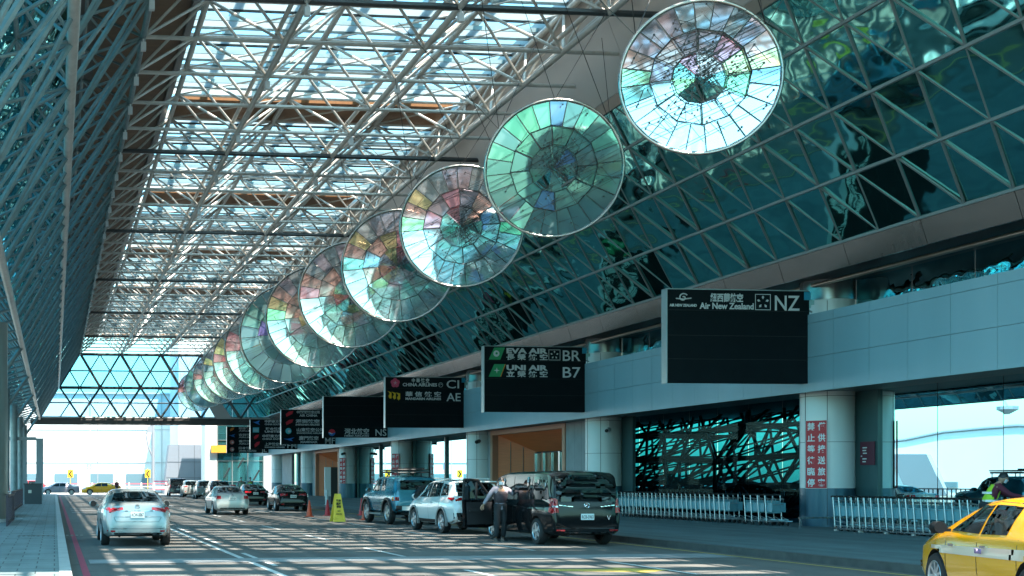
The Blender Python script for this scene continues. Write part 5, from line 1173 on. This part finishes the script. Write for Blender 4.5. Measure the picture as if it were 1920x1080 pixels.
    for j in range(8):
        ph = R(4+ (j*13.5))
        for i in range(n_):
            th = 2*math.pi*i/n_; x, y, z = math.sin(ph)*math.cos(th), math.sin(ph)*math.sin(th), math.cos(ph)
            if y < 0 and z < .38: z = .38+ (z-.38)*.15; k = 1.0
            vs.append(hp(x*.086, y*.104+.004, z*.128+.006))
    mb.raw(vs, [(j*n_+i, j*n_+(i+1) % n_, (j+1)*n_+(i+1) % n_, (j+1)*n_+i) for j in range(7) for i in range(n_)]+[tuple(range(n_))]); mb.build('hair', hairm, t, 60)
    # clothes
    up_ = lambda a, b, f: a+(b-a)*f
    P_, R_, E_ = [pel+V3(0,0,-.14), (pel+chest)/2, chest, up_(chest,neck,.75)], [(.175,.13),(.165,.125),(.185,.135),.075], [(0,1),(1,2),(2,3)]
    for s in ('l','r'):
        b = len(P_); P_ += [g('sh'+s), g('el'+s), up_(g('el'+s), g('wr'+s), .92)]; R_ += [.082,.062,.045]; E_ += [(2,b),(b,b+1),(b+1,b+2)]
    skinned('shirt', P_, E_, R_, top, t)
    P_, R_, E_ = [pel+V3(0,0,.17), pel-V3(0,0,.03)], [(.185,.14),(.19,.14)], [(0,1)]
    for s in ('l','r'):
        b = len(P_); P_ += [g('hip'+s), g('kn'+s), up_(g('kn'+s), g('an'+s), .98)]; R_ += [.112,.082,.068]; E_ += [(1,b),(b,b+1),(b+1,b+2)]
    skinned('trousers', P_, E_, R_, legs, t)
    if vest:
        P_ = [pel+V3(0,0,.06), (pel+chest)/2, chest, up_(chest,neck,.6)]; skinned('vest', P_+[g('shl')*.8+chest*.2, g('shr')*.8+chest*.2], [(0,1),(1,2),(2,3),(2,4),(2,5)], [(.195,.15),(.19,.15),(.215,.168),.125,.105,.105], vest, t)
        if vlabel:
            mb = MB(); c_ = (pel+chest)/2
            for z in (-.06,.12): mb.lathe([(.185,z),(.185,z+.05)], c_, 16, Matrix(((1.05,0,0),(0,.82,0),(0,0,1)))) 
            mb.build('reflective_stripes', mat('stripe_refl', (.75,.78,.75), .3), t)
    for s in ('l','r'):
        an = g('an'+s); mb = MB(); mb.raw([(an.x+x, an.y+y, z) for x, y, z in ((-.045,.07,0),(.045,.07,0),(.05,-.19,0),(-.05,-.19,0),(-.04,.06,.10),(.04,.06,.10),(.035,-.05,.095),(-.035,-.05,.095),(.045,-.18,.05),(-.045,-.18,.05))], [(3,2,1,0),(4,5,6,7),(7,6,8,9),(9,8,2,3),(0,1,5,4),(1,2,8,6,5),(3,0,4,7,9)]); mb.build('shoe', shoes, t, 50)
    if hat: mb = MB(); mb.lathe([(0,.14),(.06,.13),(.09,.08),(.095,.03),(.1,.025)], head, 16); mb.build('cap', hat, t, 50)
    return t
def stand(**k):
    J = dict(pelvis=(0,0,.93), chest=(0,0,1.30), neck=(0,0,1.49), head=(0,-.02,1.63), shl=(.19,0,1.42), shr=(-.19,0,1.42), ell=(.24,.02,1.14), elr=(-.24,.02,1.14), wrl=(.25,-.08,.90), wrr=(-.25,-.08,.90),
             hipl=(.09,0,.88), hipr=(-.09,0,.88), knl=(.10,-.02,.48), knr=(-.10,-.02,.48), anl=(.11,.02,.09), anr=(-.11,.02,.09)); J.update(k); return J
grey_sh = mat('shirt_grey', (.30,.28,.32), .8, noise=(14,(.20,.18,.22),.4)); dvest = mat('vest_dark', (.06,.045,.055), .7, noise=(16,(.02,.015,.02),.4)); dtr = mat('trousers_dark', (.012,.016,.02), .8)
dx_, dy_ = at(938, 1015)
person('man in dark waistcoat and mask, arms spread, holding the open door of the black van', dx_, dy_, 0, R(4),
   stand(ell=(.43,.0,1.24), wrl=(.70,-.04,1.22), elr=(-.36,-.02,1.20), wrr=(-.52,-.06,.98), head=(0,-.05,1.62), anl=(.12,.08,.09), anr=(-.13,-.02,.09), knl=(.11,-.0,.48)), grey_sh, dtr, vest=dvest)
mb_ = MB()
hi = mat('hi_vis', (.45,.72,.03), .6, noise=(10,(.35,.6,.03),.5)); mar = mat('maroon_cloth', (.10,.012,.03), .8)
person('worker in yellow green safety vest and mask pushing the luggage carts', 20.95, 25.6, .15, R(62),
   stand(pelvis=(0,.12,.90), chest=(0,-.06,1.26), neck=(0,-.14,1.43), head=(0,-.22,1.55), face=(0,-1,-.45), shl=(.19,-.1,1.38), shr=(-.19,-.1,1.38), ell=(.22,-.30,1.18), elr=(-.22,-.30,1.18), wrl=(.16,-.56,1.14), wrr=(-.16,-.56,1.14), hipl=(.09,.12,.86), hipr=(-.09,.12,.86), knl=(.1,-.06,.47), knr=(-.1,.2,.47), anl=(.1,-.02,.09), anr=(-.1,.38,.09)), mar, dtr, vest=hi, vlabel=True)
for u, lab, vm in ((452,'distant officer in green shirt standing left of the other by the far column', mat('shirt_green', (.25,.4,.3), .7)),(469,'distant officer in yellow green vest standing nearest the black cars', hi)):
    Y_ = 92; X_ = atY(u, Y_); person(lab, X_, Y_, .15, R(10), stand(), grey_sh, dtr, vest=vm)
person('person in maroon coat standing at the back of the far crossing taxi', atY(219,141.6), 141.6, 0, R(30), stand(), mar, dtr)
mt = thing('motor_scooter', 'blue and red scooter parked by the distant officers', 'scooter', (atY(434,94),94,.15), R(90))
for x in (-.6,.6): MB().lathe([(0,-.05),(.2,-.05),(.26,-.02),(.26,.02),(.2,.05),(0,.05)], (x,0,.26), 16, Matrix.Rotation(R(90),3,'X')).build('wheel', rubber, mt, 50)
MB().prism([(-.75,.45),(-.2,.35),(.25,.3),(.5,.95),(.42,1.0),(.2,.5),(-.1,.7),(-.8,.75)], -.14, .14, 'y').build('body', mat('scooter_blue', (.03,.2,.5), .3), mt); MB().prism([(-.7,.76),(-.1,.72),(-.15,.82),(-.7,.84)], -.12, .12, 'y').build('seat', black, mt)
MB().tube((.42,-.3,1.02),(.42,.3,1.02),.02,6).build('handlebar', black, mt); MB().box((-.75,0,1.0),(.4,.4,.35)).build('top_box', mat('box_red', (.5,.02,.04), .4), mt)
